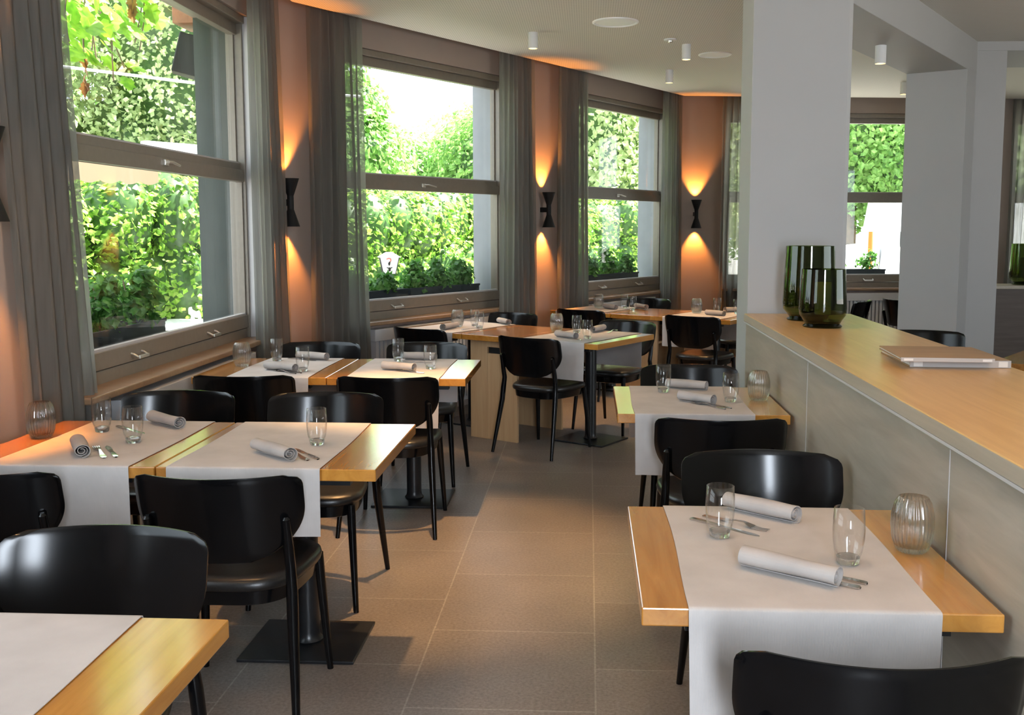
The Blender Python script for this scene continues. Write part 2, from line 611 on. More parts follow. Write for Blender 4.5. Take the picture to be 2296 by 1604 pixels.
# white pillars and beam
mb = MB()
mb.prism([(0.838, 5.33), (1.325, 5.33), (1.345, 5.345), (1.345, 5.65), (0.83, 5.65)], 0, CEIL)
tag(mb.build('pillar', 'white_paint', bevel=0.004), 'broad white square pillar at the far end of the wooden counter', 'pillar', kind='structure')
MD0 = frame(0, 0, (NX, NY), (UX, UY))          # local x = n, local y = t
mb = MB(MD0)
mb.box(-2.235, -1.785, 5.27, 8.60, 2.70, 3.0)
tag(mb.build('beam', 'white_paint', bevel=0.003), 'white dropped ceiling beam running from broad pillar to rear pillar', 'beam', kind='structure')
mb = MB(MD0)
mb.box(-2.235, -1.785, 8.276, 8.59, 0, 2.72)
mb.M = Matrix.Identity(4)
mb.box(3.02, 3.275, 8.24, 8.60, 0, 2.885)
tag(mb.build('pillar', 'white_paint', bevel=0.003), 'white stepped pillar beyond the counter under the ceiling beam', 'pillar', kind='structure')
mb = MB()
mb.box(3.0, 6.8, 8.232, 9.10, 2.88, 2.99)
tag(mb.build('beam', 'white_paint'), 'shallow white ceiling beam at upper right behind rear pillar', 'beam', kind='structure')


def window(name, M, a, b_, handles=True):
    r = tag(empty(name), kind='structure')
    d0, d1 = 0.06, 0.125
    zb0, zb1, zm0, zm1 = 0.865, 0.945, 1.785, 1.90
    fr = MB(M)
    fr.box(a, a + 0.035, d0 - 0.02, d1 + 0.02, ZS, ZT)
    fr.box(b_ - 0.02, b_, d0 - 0.02, d1 + 0.02, ZS, ZT)
    fr.box(a + 0.02, b_ - 0.02, d0 - 0.04, d1, 2.755, ZT)           # header casing
    fr.box(a + 0.02, b_ - 0.02, d0 - 0.005, d1, ZS + 0.0, zb0 - 0.004)        # apron board under the lower sash
    fr.build('frame', 'frame_paint', r, bevel=0.004)
    up = MB(M)
    up.box(a + 0.03, b_ - 0.018, d0 + 0.012, d1, 2.69, 2.76)
    up.box(a + 0.03, b_ - 0.018, d0 + 0.012, d1 + 0.01, zm0 + 0.065, zm1)
    up.box(b_ - 0.032, b_ - 0.018, d0 + 0.03, d1, zm1, 2.7)
    up.box(a + 0.03, a + 0.05, d0 + 0.03, d1, zm1, 2.7)
    us = up.build('upper_sash', 'frame_paint', r, bevel=0.003)
    lo = MB(M)
    lo.box(a + 0.03, b_ - 0.018, d0 - 0.012, d1 - 0.02, zb0, zb1)
    lo.box(a + 0.03, b_ - 0.018, d0 - 0.012, d1 - 0.02, zm0, zm0 + 0.072)
    lo.box(b_ - 0.032, b_ - 0.018, d0 + 0.0, d1 - 0.02, zb1, zm0)
    lo.box(a + 0.03, a + 0.05, d0 + 0.0, d1 - 0.02, zb1, zm0)
    ls = lo.build('lower_sash', 'frame_paint', r, bevel=0.003)
    MB(M).box(a + 0.04, b_ - 0.025, d1 - 0.012, d1 - 0.006, zm1 - 0.01, 2.70).build('glass_pane', 'window_glass', us)
    MB(M).box(a + 0.04, b_ - 0.025, d1 - 0.042, d1 - 0.036, zb1 - 0.01, zm0 + 0.01).build('glass_pane', 'window_glass', ls)
    # light metal glazing bead along the bottom of the lower pane
    MB(M).box(a + 0.04, b_ - 0.025, d0 + 0.0, d1 - 0.036, zb1, zb1 + 0.012).build('glazing_bead', 'reveal_paint', ls)
    MB(M).box(a + 0.04, b_ - 0.025, d0 + 0.014, d1 - 0.006, zm1, zm1 + 0.008).build('glazing_bead', 'reveal_paint', us)
    if handles:
        c = (a + b_) / 2
        for s in (-1, 1):
            x = c + s * (b_ - a) * 0.21
            h = MB(M)
            z = 0.885
            y = d0 - 0.012
            for e in (-0.055, 0.055):
                h.tube([(x + e, y + 0.002, z + 0.018), (x + e, y - 0.012, z + 0.014), (x + e * 0.95, y - 0.034, z)], [0.007, 0.006, 0.006], 8)
            h.box(x - 0.052, x + 0.052, y - 0.041, y - 0.032, z - 0.008, z + 0.008)
            h.build('pull_handle', 'handle_metal', ls, bevel=0.002)
        h = MB(M)
        y = d0 - 0.012
        h.box(c - 0.09, c - 0.045, y - 0.012, y, 1.815, 1.845)
        h.tube([(c - 0.07, y - 0.018, 1.832), (c - 0.03, y - 0.026, 1.834), (c + 0.07, y - 0.022, 1.822)], [0.009, 0.008, 0.006], 8)
        h.build('latch', 'handle_metal', ls, bevel=0.002)
    s = MB(M)
    s.box(a - 0.06, b_ + 0.09, -0.09, d0 + 0.02, 0.772, 0.802)
    s.build('window_sill', 'sill_wood', r, bevel=0.006)
    # painted inner reveal on both sides
    rv = MB(M)
    rv.box(a - 0.003, a + 0.004, -0.002, d0 + 0.02, 0.80, 2.80).box(b_ - 0.004, b_ + 0.003, -0.002, d0 + 0.02, 0.80, 2.80)
    rv.build('reveal', 'reveal_paint', r)
    ox = MB(M)
    ox.box(a - 0.003, a + 0.002, d1 + 0.02, 0.352, 0.76, 2.81).box(b_ - 0.002, b_ + 0.003, d1 + 0.02, 0.352, 0.76, 2.81)
    ox.box(a, b_, d1, 0.40, 0.74, 0.868)
    ox.build('outer_reveal', 'shaded_render' if name == 'window_1' else 'exterior_render', r)
    return r


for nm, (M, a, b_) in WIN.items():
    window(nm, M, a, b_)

# outdoor ground
MB().box(-60, 60, -20, 90, -0.5, -0.12).build('ground', 'paving')
tag(bpy.data.objects['ground'], kind='structure')


# radiators under the windows
def radiator(M, a, b_, label):
    r = tag(empty('radiator'), label, 'radiator', 'white radiators below the windows')
    m = MB(M)
    m.box(a, b_, -0.10, -0.003, 0.655, 0.745)
    m.build('cover', 'radiator_white', r, bevel=0.004)
    m = MB(M)
    n = int((b_ - a) / 0.045)
    for i in range(n):
        x = a + 0.02 + i * (b_ - a - 0.04) / n
        m.box(x, x + 0.03, -0.085, -0.01, 0.10, 0.66)
    m.box(a + 0.01, b_ - 0.01, -0.045, -0.004, 0.06, 0.12)
    m.build('grille', 'radiator_white', r)
    for xx in (a + 0.07, b_ - 0.07):
        MB(M).box(xx - 0.02, xx + 0.02, -0.05, -0.004, 0, 0.07).build('foot', 'radiator_white', r)


radiator(M_LEFT, 4.24, 5.97, 'white radiator below the large left window beside the tables')
radiator(M_DIAG, 5.37, 6.79, 'white ribbed radiator below the middle window with open sky')
radiator(M_DIAG, 8.41, 9.73, 'white radiator below the third window behind the rear table')
radiator(M_FAR, 1.10, 2.9, 'white ribbed radiator under the far-wall window right of the pillar')


# curtains
def curtain(pts, label, pleats, amp=0.035, z1=3.06, seed=1, z0=0.03, flare=0.16, anchor=0.5, lean=0.0):
    rnd = random.Random(seed)
    P = [Vector((x, y, 0)) for x, y in pts]
    L = [0]
    for i in range(1, len(P)):
        L.append(L[-1] + (P[i] - P[i - 1]).length)
    tot = L[-1]
    n = pleats * 10
    ph = [rnd.uniform(-0.8, 0.8) for _ in range(pleats + 2)]
    am = [rnd.uniform(0.6, 1.25) for _ in range(pleats + 2)]
    rows = []
    zs = [z0 + (z1 - z0) * i / 14 for i in range(15)]
    for z in zs:
        row = []
        for k in range(n + 1):
            u = k / n
            hz0 = (z - z0) / (z1 - z0)
            s = (anchor + (u - anchor) * (1 - flare * hz0)) * tot
            i = 0
            while i < len(L) - 2 and s > L[i + 1]:
                i += 1
            d = (P[i + 1] - P[i]).normalized()
            nn = Vector((d.y, -d.x, 0))
            q = P[i] + d * (s - L[i] + lean * hz0)
            pi_ = u * pleats
            a0 = int(pi_)
            fr = pi_ - a0
            pp = ph[a0] * (1 - fr) + ph[a0 + 1] * fr
            aa = am[a0] * (1 - fr) + am[a0 + 1] * fr
            hz = (z - z0) / (z1 - z0)
            off = math.sin(2 * PI * pi_ + pp + 0.35 * math.sin(3 * hz + a0)) * amp * aa * (0.75 + 0.35 * (1 - hz))
            q = q + nn * off + d * (0.012 * math.sin(5 * PI * u + 4 * hz))
            row.append((q.x, q.y, z))
        rows.append(row)
    o = MB().grid(rows).build('curtain', 'sheer_curtain', smooth=True, weld=False, angle=180)
    return tag(o, label, 'curtain', 'sheer grey curtains')


def dline(n, t0, t1):
    return [nt_(n, t0), nt_(n, t1)]


curtain([(-2.082, 3.60), (-2.082, 4.17)], 'dark grey sheer curtain at left edge of the photo', 6, seed=1, amp=0.026, lean=-0.20)
curtain([(-2.03, 6.05), (-2.03, 6.38), nt_(-5.20, 4.56)], 'grey sheer curtain between the large left window and first wall lamp', 6, seed=2, flare=0.2, anchor=0)
curtain(dline(-5.20, 4.72, 5.30), 'grey sheer curtain at left side of the middle window', 7, seed=3)
curtain(dline(-5.20, 6.86, 7.43), 'grey sheer curtain at right side of the middle window', 7, seed=4)
curtain(dline(-5.20, 7.76, 8.34), 'grey sheer curtain left of the third window, beside black wall lamp', 7, seed=5)
curtain(dline(-5.20, 9.80, 10.30), 'grey sheer curtain right of the third window', 7, seed=6)


def fpt(s, o=0.1):
    return (P3[0] + FD[0] * s + FN[0] * o, P3[1] + FD[1] * s + FN[1] * o)


curtain([fpt(0.42), fpt(1.02)], 'backlit sheer curtain on the far wall just left of broad pillar', 8, seed=7)
curtain([fpt(3.80), fpt(4.40)], 'backlit sheer curtain at far right behind the dark partition', 8, seed=8)


# ---------------------------------------------------------------- wall lamps and ceiling fittings
def sconce(x, y, z, nx, ny, label, energy=40):
    r = tag(empty('wall_lamp', (x, y, z), math.atan2(ny, nx)), label, 'wall lamp', 'black hourglass wall lamps')
    c = (0.085, 0, 0)                                     # local x points into the room
    for s in (1, -1):
        m = MB()
        prof = [(0.022, 0.045), (0.060, 0.16), (0.056, 0.16), (0.030, 0.075), (0.0005, 0.072)]
        m.lathe([(a, s * b_) for a, b_ in prof], 28, c, close=False)
        sh = m.build('shade', 'black_matte', r, smooth=True)
        m = MB()
        m.lathe([(0.0005, s * 0.078), (0.03, s * 0.078), (0.03, s * 0.082), (0.0005, s * 0.082)], 20, c, close=False)
        m.build('lens', 'sconce_lens', sh)
        light('lamp_light', 'SPOT', (c[0] - 0.02, 0, s * 0.145), energy, (1.0, 0.34, 0.055), sh, spot_size=math.radians(70), spot_blend=0.65,
              shadow_soft_size=0.012, rot=(PI if s > 0 else 0, math.radians(-9 if s > 0 else 9), 0))
    m = MB()
    m.lathe([(0.022, -0.046), (0.022, 0.046)], 24, c)
    m.build('neck', 'black_matte', r, smooth=True)
    MB().box(0.0, 0.08, -0.02, 0.02, -0.022, 0.022).build('bracket', 'black_matte', r, bevel=0.003)
    return r


p = nt_(-5.31, 4.60)
sconce(p[0], p[1], 1.665, NX, NY, 'black hourglass wall lamp between the left and middle windows')
p = nt_(-5.31, 7.67)
sconce(p[0], p[1], 1.66, NX, NY, 'black hourglass wall lamp between the middle and third windows')
p = fpt(0.18, 0.2)
sconce(p[0], p[1], 1.65, -FN[0], -FN[1], 'farthest black hourglass wall lamp, on far wall near the pillar')
sconce(-2.12, 3.335, 1.68, 1, 0, 'black hourglass wall lamp cut off by left edge of photo')


def ceiling_spot(x, y, z, label, energy=60, cone=86):
    r = tag(empty('ceiling_spot', (x, y, z)), label, 'ceiling spotlight', 'white cylinder ceiling spotlights')
    MB().lathe([(0.036, 0), (0.036, -0.118), (0.033, -0.118), (0.031, -0.105), (0.0005, -0.105)], 28, close=False).build('housing', 'white_lamp', r, smooth=True)
    MB().lathe([(0.0005, -0.106), (0.030, -0.106), (0.030, -0.1115), (0.0005, -0.1115)], 24, close=False).build('lens', 'spot_lens', r)
    light('spot_light', 'SPOT', (0, 0, -0.122), energy * 0.36, (1.0, 0.55, 0.22), r, spot_size=math.radians(cone), spot_blend=0.6, shadow_soft_size=0.03)
    return r


ceiling_spot(-0.424, 7.683, CEIL, 'white cylinder ceiling spotlight nearest the middle window', 260, 60)
ceiling_spot(0.770, 8.244, CEIL, 'white cylinder ceiling spotlight beside the small round ceiling disc', 330, 60)
ceiling_spot(0.738, 9.543, CEIL, 'lowest white cylinder ceiling spotlight, near the third window', 60)
ceiling_spot(1.93, 6.93, 2.70, 'white cylinder spotlight under the dropped beam right of broad pillar', 40)
ceiling_spot(3.159, 10.477, CEIL, 'white cylinder spotlight half hidden by the rear pillar', 50)
for i, (x, y) in enumerate([(-1.35, 3.35), (0.30, 2.3), (-1.35, 5.25), (0.35, 4.3), (-0.72, 4.42), (-1.3, 1.4), (1.1, 2.2)]):
    ceiling_spot(x, y, CEIL, ['white cylinder ceiling spotlight over left table with two place settings', 'white cylinder ceiling spotlight over the front right table',
                              'white cylinder ceiling spotlight over second left table', 'white cylinder ceiling spotlight over rear right table',
                              'white cylinder ceiling spotlight over the aisle', 'white cylinder ceiling spotlight over nearest left table',
                              'white cylinder ceiling spotlight above the counter'][i], [70, 50, 70, 55, 700, 50, 60][i], [86, 86, 86, 86, 50, 86, 86][i])


def ceiling_disc(x, y, rad, label, name='ceiling_speaker', cat='ceiling speaker'):
    r = tag(empty(name, (x, y, CEIL)), label, cat)
    MB().lathe([(rad, 0), (rad, -0.006), (rad * 0.93, -0.011), (rad * 0.88, -0.008), (rad * 0.87, -0.003)], 48, close=False).build('rim', 'speaker_white', r, smooth=True)
    MB().lathe([(rad * 0.88, -0.004), (rad * 0.5, -0.007), (0.0005, -0.008)], 48, close=False).build('grille', 'speaker_white', r, smooth=True)


ceiling_disc(0.182, 7.322, 0.165, 'large white round ceiling speaker')
ceiling_disc(1.054, 8.715, 0.14, 'second, farther white round ceiling disc beside the pillar')
r = tag(empty('smoke_detector', (0.623, 8.007, CEIL)), 'small white round ceiling detector between the two larger discs', 'smoke detector')
MB().lathe([(0.05, 0), (0.05, -0.008), (0.03, -0.012)], 24).build('base', 'white_lamp', r, smooth=True)
MB().lathe([(0.02, -0.012), (0.018, -0.022), (0.006, -0.026)], 20).build('sensor', 'steel', r, smooth=True)

# ---------------------------------------------------------------- counter
ct = tag(empty('counter', (0.82, 0.3, 0)), 'long wooden counter with pale oak front and honey top on the right', 'counter')
Y0, Y1 = 0.0, 5.005
MB().box(0.0, 0.55, Y0, Y1, 1.012, 1.05).build('counter_top', 'counter_top_wood', ct, bevel=0.002)
MB().box(-0.003, 0.0, Y0, Y1, 1.012, 1.0475).build('edge_band', 'counter_edge_wood', ct)
MB().box(0.035, 0.53, Y0 + 0.01, Y1 - 0.01, 0.0, 1.005).build('carcass', 'counter_front_wood', ct)
MB().box(-0.004, 0.05, Y0, Y1 - 0.002, 1.0035, 1.011).build('light_strip', 'reveal_paint', ct)
ys = [Y0, 2.0, 3.5, Y1 - 0.004]
for i in range(3):
    MB().box(0.008, 0.032, ys[i] + 0.0025, ys[i + 1] - 0.0025, 0.06, 0.996).build('front_panel', 'counter_front_wood', ct, bevel=0.001)
for yy in ys[1:3]:
    MB().box(0.0072, 0.034, yy - 0.0025, yy + 0.0025, 0.06, 0.996).build('joint_strip', 'reveal_paint', ct)
MB().box(0.03, 0.05, Y0, Y1 - 0.004, 0.0, 0.06).build('plinth', 'black_matte', ct)


def hurricane(x, y, z, rad, h, label, squat=False):
    r = tag(empty('glass_lantern', (x, y, z)), label, 'lantern', 'dark green glass candle lanterns')
    prof = [(rad * 0.80, 0.03), (rad * 0.97, 0.055), (rad, 0.085), (rad * 0.97, h * 0.55), (rad * 0.91, h), (rad * 0.885, h), (rad * 0.94, h * 0.55), (rad * 0.96, 0.09), (rad * 0.9, 0.062), (0.001, 0.052)]
    MB().lathe(prof, 40, close=False, ribs=9, amp=rad * 0.006).build('bowl', 'green_glass', r, smooth=True)
    MB().lathe([(rad * 0.80, 0.0), (rad * 0.82, 0.006), (rad * 0.72, 0.014), (rad * 0.80, 0.03), (0.001, 0.034)], 40, close=False).build('foot', 'green_base_glass', r, smooth=True)
    return r


def candle(x, y, z, rad, h, label):
    r = tag(empty('candle', (x, y, z)), label, 'candle')
    MB().lathe([(rad * 0.96, 0), (rad, 0.003), (rad, h - 0.004), (rad * 0.95, h), (rad * 0.5, h - 0.006), (0.001, h - 0.007)], 28, close=False).build('wax', 'candle_wax', r, smooth=True)
    MB().tube([(0, 0, h - 0.008), (0.001, 0, h + 0.008)], 0.0012, 6).build('wick', 'black_matte', r)


hurricane(1.075, 4.95, 1.0503, 0.127, 0.36, 'taller dark green glass lantern, rear one on the counter')
candle(1.075, 4.95, 1.1085, 0.040, 0.185, 'pillar candle inside the taller green glass lantern')
hurricane(1.062, 4.60, 1.0503, 0.106, 0.262, 'shorter dark green glass lantern, front one on the counter')
candle(1.062, 4.60, 1.1085, 0.036, 0.145, 'pillar candle inside the shorter green glass lantern')


def menu(cx_, cy_, rz, wd, dp, z, th, label):
    r = tag(empty('menu_folder', (cx_, cy_, z), rz), label, 'menu', 'wood-covered menus on the counter')
    MB().box(-wd / 2, wd / 2, -dp / 2, dp / 2, th - 0.004, th).build('cover', 'menu_wood', r, bevel=0.001)
    MB().box(-wd / 2, wd / 2, -dp / 2, dp / 2, 0, 0.004).build('cover', 'menu_wood', r, bevel=0.001)
    MB().box(-wd / 2 + 0.004, wd / 2 - 0.004, -dp / 2 + 0.006, dp / 2 - 0.004, 0.004, th - 0.004).build('pages', 'menu_page', r)
    MB().box(-wd / 2, wd / 2, -dp / 2 - 0.003, -dp / 2 + 0.004, 0, th).build('spine', 'menu_edge', r, bevel=0.001)
    for s in (-1, 1):
        MB().box(s * wd * 0.42 - 0.014, s * wd * 0.42 + 0.014, -dp / 2 - 0.0045, -dp / 2 - 0.002, 0.003, th - 0.003).build('clip', 'menu_page', r)


menu(1.203, 3.455, math.radians(-2), 0.315, 0.37, 1.0505, 0.024, 'lower of two wood-covered menus lying on the counter')
menu(1.148, 3.375, math.radians(-4), 0.285, 0.32, 1.0755, 0.013, 'upper of two wood-covered menus lying on the counter')


# ---------------------------------------------------------------- chairs
def back_y(x, z):
    v = (z - 0.52) / 0.27
    return -0.252 - 0.062 * v + 1.45 * x * x


def make_chair():
    r = empty('dining_chair')
    # backrest shell
    nz_, nx_ = 22, 28
    fr, bk = [], []
    zb, ztop = 0.523, 0.788
    for i in range(nz_ + 1):
        v = i / nz_
        vv = v ** 0.9
        z = zb + (ztop - zb) * vv
        hw = 0.245 * min(1.0, (1 - (1 - min(1, v / 0.62)) ** 2.6) ** 0.5 * 0.62 + 0.40) if v < 0.62 else 0.25
        if v < 0.62:
            q = v / 0.62
            hw = 0.10 + 0.15 * (1 - (1 - q) ** 2.3) ** 0.62
        if v > 0.84:
            q = (v - 0.84) / 0.16
            hw = 0.25 - 0.048 * (1 - math.sqrt(max(0, 1 - q ** 2.4)))
        rf, rb = [], []
        for k in range(nx_ + 1):
            x = -hw + 2 * hw * k / nx_
            th = 0.0065
            e = abs(x) / hw
            if e > 0.96 or i == 0 or i == nz_:
                th = 0.003
            y = back_y(x, z)
            rf.append((x, y + th, z))
            rb.append((x, y - th, z))
        fr.append(rf)
        bk.append(rb)
    m = MB()
    m.grid(fr)
    m.grid([r_[::-1] for r_ in bk])
    rim_f = fr[0] + [q[-1] for q in fr[1:]] + fr[-1][::-1][1:] + [q[0] for q in fr[::-1][1:-1]]
    rim_b = bk[0] + [q[-1] for q in bk[1:]] + bk[-1][::-1][1:] + [q[0] for q in bk[::-1][1:-1]]
    m.grid([rim_f, rim_b], closed=True)
    m.build('backrest', 'black_wood', r, smooth=True, angle=60)

    # padded seat
    def outline(sc, n=48):
        pts = []
        for k in range(n):
            a = 2 * PI * k / n
            c, s = math.cos(a), math.sin(a)
            ex = 0.62
            x = math.copysign(abs(c) ** ex, c)
            y = math.copysign(abs(s) ** ex, s)
            hw = 0.215 + 0.022 * y
            pts.append((x * hw * sc, y * 0.222 * sc))
        return pts
    rows = []
    for sc, z in ((0.90, 0.418), (0.985, 0.424), (1.0, 0.436), (0.985, 0.450), (0.94, 0.459), (0.80, 0.461), (0.5, 0.457), (0.2, 0.455), (0.01, 0.455)):
        rows.append([(x, y, z) for x, y in outline(sc)])
    m = MB()
    m.grid(rows, closed=True)
    m.build('seat', 'black_leather', r, smooth=True, angle=80)
    rows = []
    for sc, z in ((0.01, 0.372), (0.86, 0.372), (0.90, 0.376), (0.93, 0.419), (0.01, 0.4195)):
        rows.append([(x, y, z) for x, y in outline(sc)])
    m = MB()
    m.grid(rows, closed=True)
    m.build('seat_frame', 'black_wood', r, smooth=True)
    for s in (-1, 1):
        m = MB()
        m.tube([(s * 0.215, 0.205, 0), (s * 0.206, 0.19, 0.16), (s * 0.196, 0.172, 0.34), (s * 0.192, 0.164, 0.42)], [0.0105, 0.0135, 0.0165, 0.017], 14)
        m.build('leg', 'black_wood', r, smooth=True)
    for s in (-1, 1):
        m = MB()
        pt = [(s * 0.238, -0.30, 0), (s * 0.226, -0.262, 0.17), (s * 0.213, -0.223, 0.35), (s * 0.210, -0.214, 0.43)]
        ra = [0.0105, 0.014, 0.0175, 0.0175]
        for z in (0.50, 0.56, 0.62, 0.655, 0.662):
            pt.append((s * 0.205, back_y(0.205, z) - 0.0195, z))
            ra.append(0.0155 if z < 0.62 else (0.0125 if z < 0.66 else 0.006))
        m.tube(pt, ra, 14)
        m.build('leg', 'black_wood', r, smooth=True)
    return r


CH0 = make_chair()
CHK = kids(CH0)
used = [False]


def chair(x, y, deg, label, group='black dining chairs'):
    if not used[0]:
        c = CH0
        used[0] = True
    else:
        c = CH0.copy()
        COL.objects.link(c)
        for k in CHK:
            q = k.copy()
            COL.objects.link(q)
            q.parent = c
    c.location = (x, y, 0)
    c.rotation_euler = (0, 0, math.radians(deg))
    return tag(c, label, 'chair', group)


chair(0.505, 1.90, 0, 'black dining chair in bottom right corner, its back cut off by the photo')
chair(0.545, 2.90, 180, 'black dining chair with bright stripe on its back behind front right table')
chair(0.505, 4.00, 0, 'black dining chair seen from behind at the rear table beside counter')
chair(0.520, 4.93, 180, 'black dining chair behind the rear table beside counter, close to white pillar')
chair(-1.12, 1.985, 180, 'black dining chair with glossy highlight behind nearest left table')
chair(-1.085, 3.045, 1, 'large black dining chair seen from behind, brown-lit seat, left of the aisle')
chair(-1.81, 3.05, 0, 'black dining chair cut off by left edge of the photo, seen from behind')
chair(-1.115, 3.955, 180, 'black dining chair behind long left table, at the aisle end')
chair(-1.76, 3.96, 180, 'black dining chair behind long left table, at the window end')
chair(-0.97, 4.98, 0, 'black dining chair seen from behind at second left table, aisle side')
chair(-1.69, 4.985, 3, 'black dining chair seen from behind at second left table, window side')
chair(-1.65, 5.86, 180, 'black dining chair behind second left table in front of grey curtain')
chair(-0.99, 5.87, 180, 'black dining chair behind second left table at the aisle corner')
chair(-1.09, 7.27, -32, 'black dining chair seen from behind at slanted table, left seat by the radiator')
chair(-0.275, 6.72, -32, 'black dining chair standing free before the slanted table with wooden panel leg')
chair(-0.74, 8.10, 148, 'black dining chair behind the slanted table in front of the curtain')
chair(0.18, 7.44, 148, 'black dining chair with pale shiny seat at right end of slanted table')
chair(0.048, 8.952, -32, 'black dining chair seen from behind at rearmost slanted table, window side')
chair(0.96, 8.36, -32, 'black dining chair seen from behind at rearmost slanted table near broad pillar')
chair(0.49, 9.90, 148, 'black dining chair behind rearmost slanted table under third window')
chair(1.42, 9.55, 100, 'black dining chair farthest back, half hidden by the left edge of broad pillar')
chair(2.25, 6.80, 160, 'black dining chair just beyond the counter in front of the stepped pillar')
chair(2.45, 10.0, 60, 'black dining chair in the gap behind the green lanterns, left one')
chair(3.28, 10.2, -75, 'black dining chair in the gap behind the counter, touching the rear pillar edge')


# ---------------------------------------------------------------- tables
def table(x, y, deg, label, wd=0.70, dp=0.73, group='pedestal dining tables', base=(0, 0)):
    r = tag(empty('dining_table', (x, y, 0), math.radians(deg)), label, 'table', group)
    MB().box(-wd / 2 + 0.001, wd / 2 - 0.001, -dp / 2, dp / 2, 0.712, 0.75).build('tabletop', 'table_wood', r, bevel=0.003)
    m = MB()
    m.box(-wd / 2 + 0.09, wd / 2 - 0.09, -dp / 2 + 0.035, -dp / 2 + 0.075, 0.69, 0.712).box(-wd / 2 + 0.09, wd / 2 - 0.09, dp / 2 - 0.075, dp / 2 - 0.035, 0.69, 0.712)
    m.box(-0.05, 0.05, -dp / 2 + 0.04, dp / 2 - 0.04, 0.685, 0.712)
    m.build('support_frame', 'black_metal', r)
    bx, by = base
    MB().lathe([(0.045, 0.012), (0.052, 0.018), (0.042, 0.03), (0.040, 0.05), (0.040, 0.69)], 28, (bx, by, 0)).build('column', 'black_metal', r, smooth=True)
    MB().box(bx - 0.205, bx + 0.205, by - 0.18, by + 0.18, 0, 0.012).build('base_plate', 'black_metal', r, bevel=0.003)
    return r


def runner(x, y, deg, x0, x1, dp, hang, label, seed=1, hang2=None):
    rnd = random.Random(seed)
    hang2 = hang2 or hang
    prof = []
    n = 12
    e = 0.006
    hb = dp / 2
    for i in range(9):
        prof.append((-hb - e - 0.004 * (1 - i / 8), 0.7525 - hang + (hang - 0.005) * i / 8, i / 8 - 1))
    prof.append((-hb - 0.003, 0.7522, 0))
    for i in range(n + 1):
        prof.append((-hb + 0.006 + (dp - 0.012) * i / n, 0.7535, 0))
    prof.append((hb + 0.003, 0.7522, 0))
    for i in range(9):
        prof.append((hb + e + 0.004 * i / 8, 0.7475 - (hang2 - 0.005) * i / 8, -i / 8))
    rows = []
    nx = 14
    p1, p2 = rnd.uniform(0, 6), rnd.uniform(0, 6)
    for (py, pz, h) in prof:
        row = []
        for k in range(nx + 1):
            u = k / nx
            xx = x0 + (x1 - x0) * u + 0.004 * math.sin(7 * py + p1) + 0.006 * h * math.sin(3 * u + p2)
            wob = 0.006 * abs(h) * math.sin(2 * PI * u * 1.3 + p1) if h else 0
            row.append((xx, py + (wob if py > 0 else -abs(wob)), pz))
        rows.append(row)
    top = rows
    bot = [[(a, b_ + (0.0015 if b_ < -hb else (-0.0015 if b_ > hb else 0)), c - (0.0015 if abs(b_) < hb else 0)) for a, b_, c in r_] for r_ in rows]
    m = MB()
    m.grid(top)
    m.grid([r_[::-1] for r_ in bot])
    rim_t = top[0] + [q[-1] for q in top[1:]] + top[-1][::-1][1:] + [q[0] for q in top[::-1][1:-1]]
    rim_b = bot[0] + [q[-1] for q in bot[1:]] + bot[-1][::-1][1:] + [q[0] for q in bot[::-1][1:-1]]
    m.grid([rim_t, rim_b], closed=True)
    o = m.build('table_runner', 'runner_linen', smooth=True, angle=50)
    o.location = (x, y, 0)
    o.rotation_euler = (0, 0, math.radians(deg))
    return tag(o, label, 'table runner', 'pale linen table runners')


# right-hand tables
table(0.461, 2.295, 0, 'wooden two-seat table in the front right beside the counter', 0.706, base=(0, 0.03))
runner(0.461, 2.295, 0, -0.256, 0.235, 0.73, 0.265, 'pale linen runner with long drop on front right table', 1, 0.16)
table(0.466, 4.365, 0, 'wooden two-seat table farther back beside counter near the pillar', 0.694, 0.71, base=(0, 0.06))
runner(0.466, 4.365, 0, -0.275, 0.205, 0.71, 0.25, 'pale linen runner on rear table beside the counter', 2)
# left tables
table(-1.006, 3.39, 0, 'right half of long left table, pale sunlit end at the aisle', base=(0, 0.07))
table(-1.699, 3.39, 0, 'left half of long left table, orange strip at the curtain', 0.68, base=(0, 0.07))
runner(-1.006, 3.39, 0, -0.31, 0.178, 0.73, 0.215, 'linen runner on aisle half of long left table, one place set', 3)
runner(-1.699, 3.39, 0, -0.205, 0.262, 0.73, 0.265, 'linen runner on curtain half of long left table, two places set', 4)
table(-0.957, 5.275, 0, 'aisle half of second left table, behind two black chair backs', base=(0, 0.12))
table(-1.655, 5.275, 0, 'window half of second left table, ribbed glass at its orange end', 0.69, base=(0, 0.12))
runner(-0.957, 5.275, 0, -0.26, 0.215, 0.74, 0.25, 'linen runner on aisle half of second left table', 5)
runner(-1.655, 5.275, 0, -0.163, 0.255, 0.74, 0.25, 'linen runner on window half of second left table', 6)
table(-1.036, 1.465, 0, 'nearest left table, only its right end showing in bottom corner')
runner(-1.036, 1.465, 0, -0.30, 0.182, 0.73, 0.25, 'linen runner on nearest table in bottom left corner', 7)


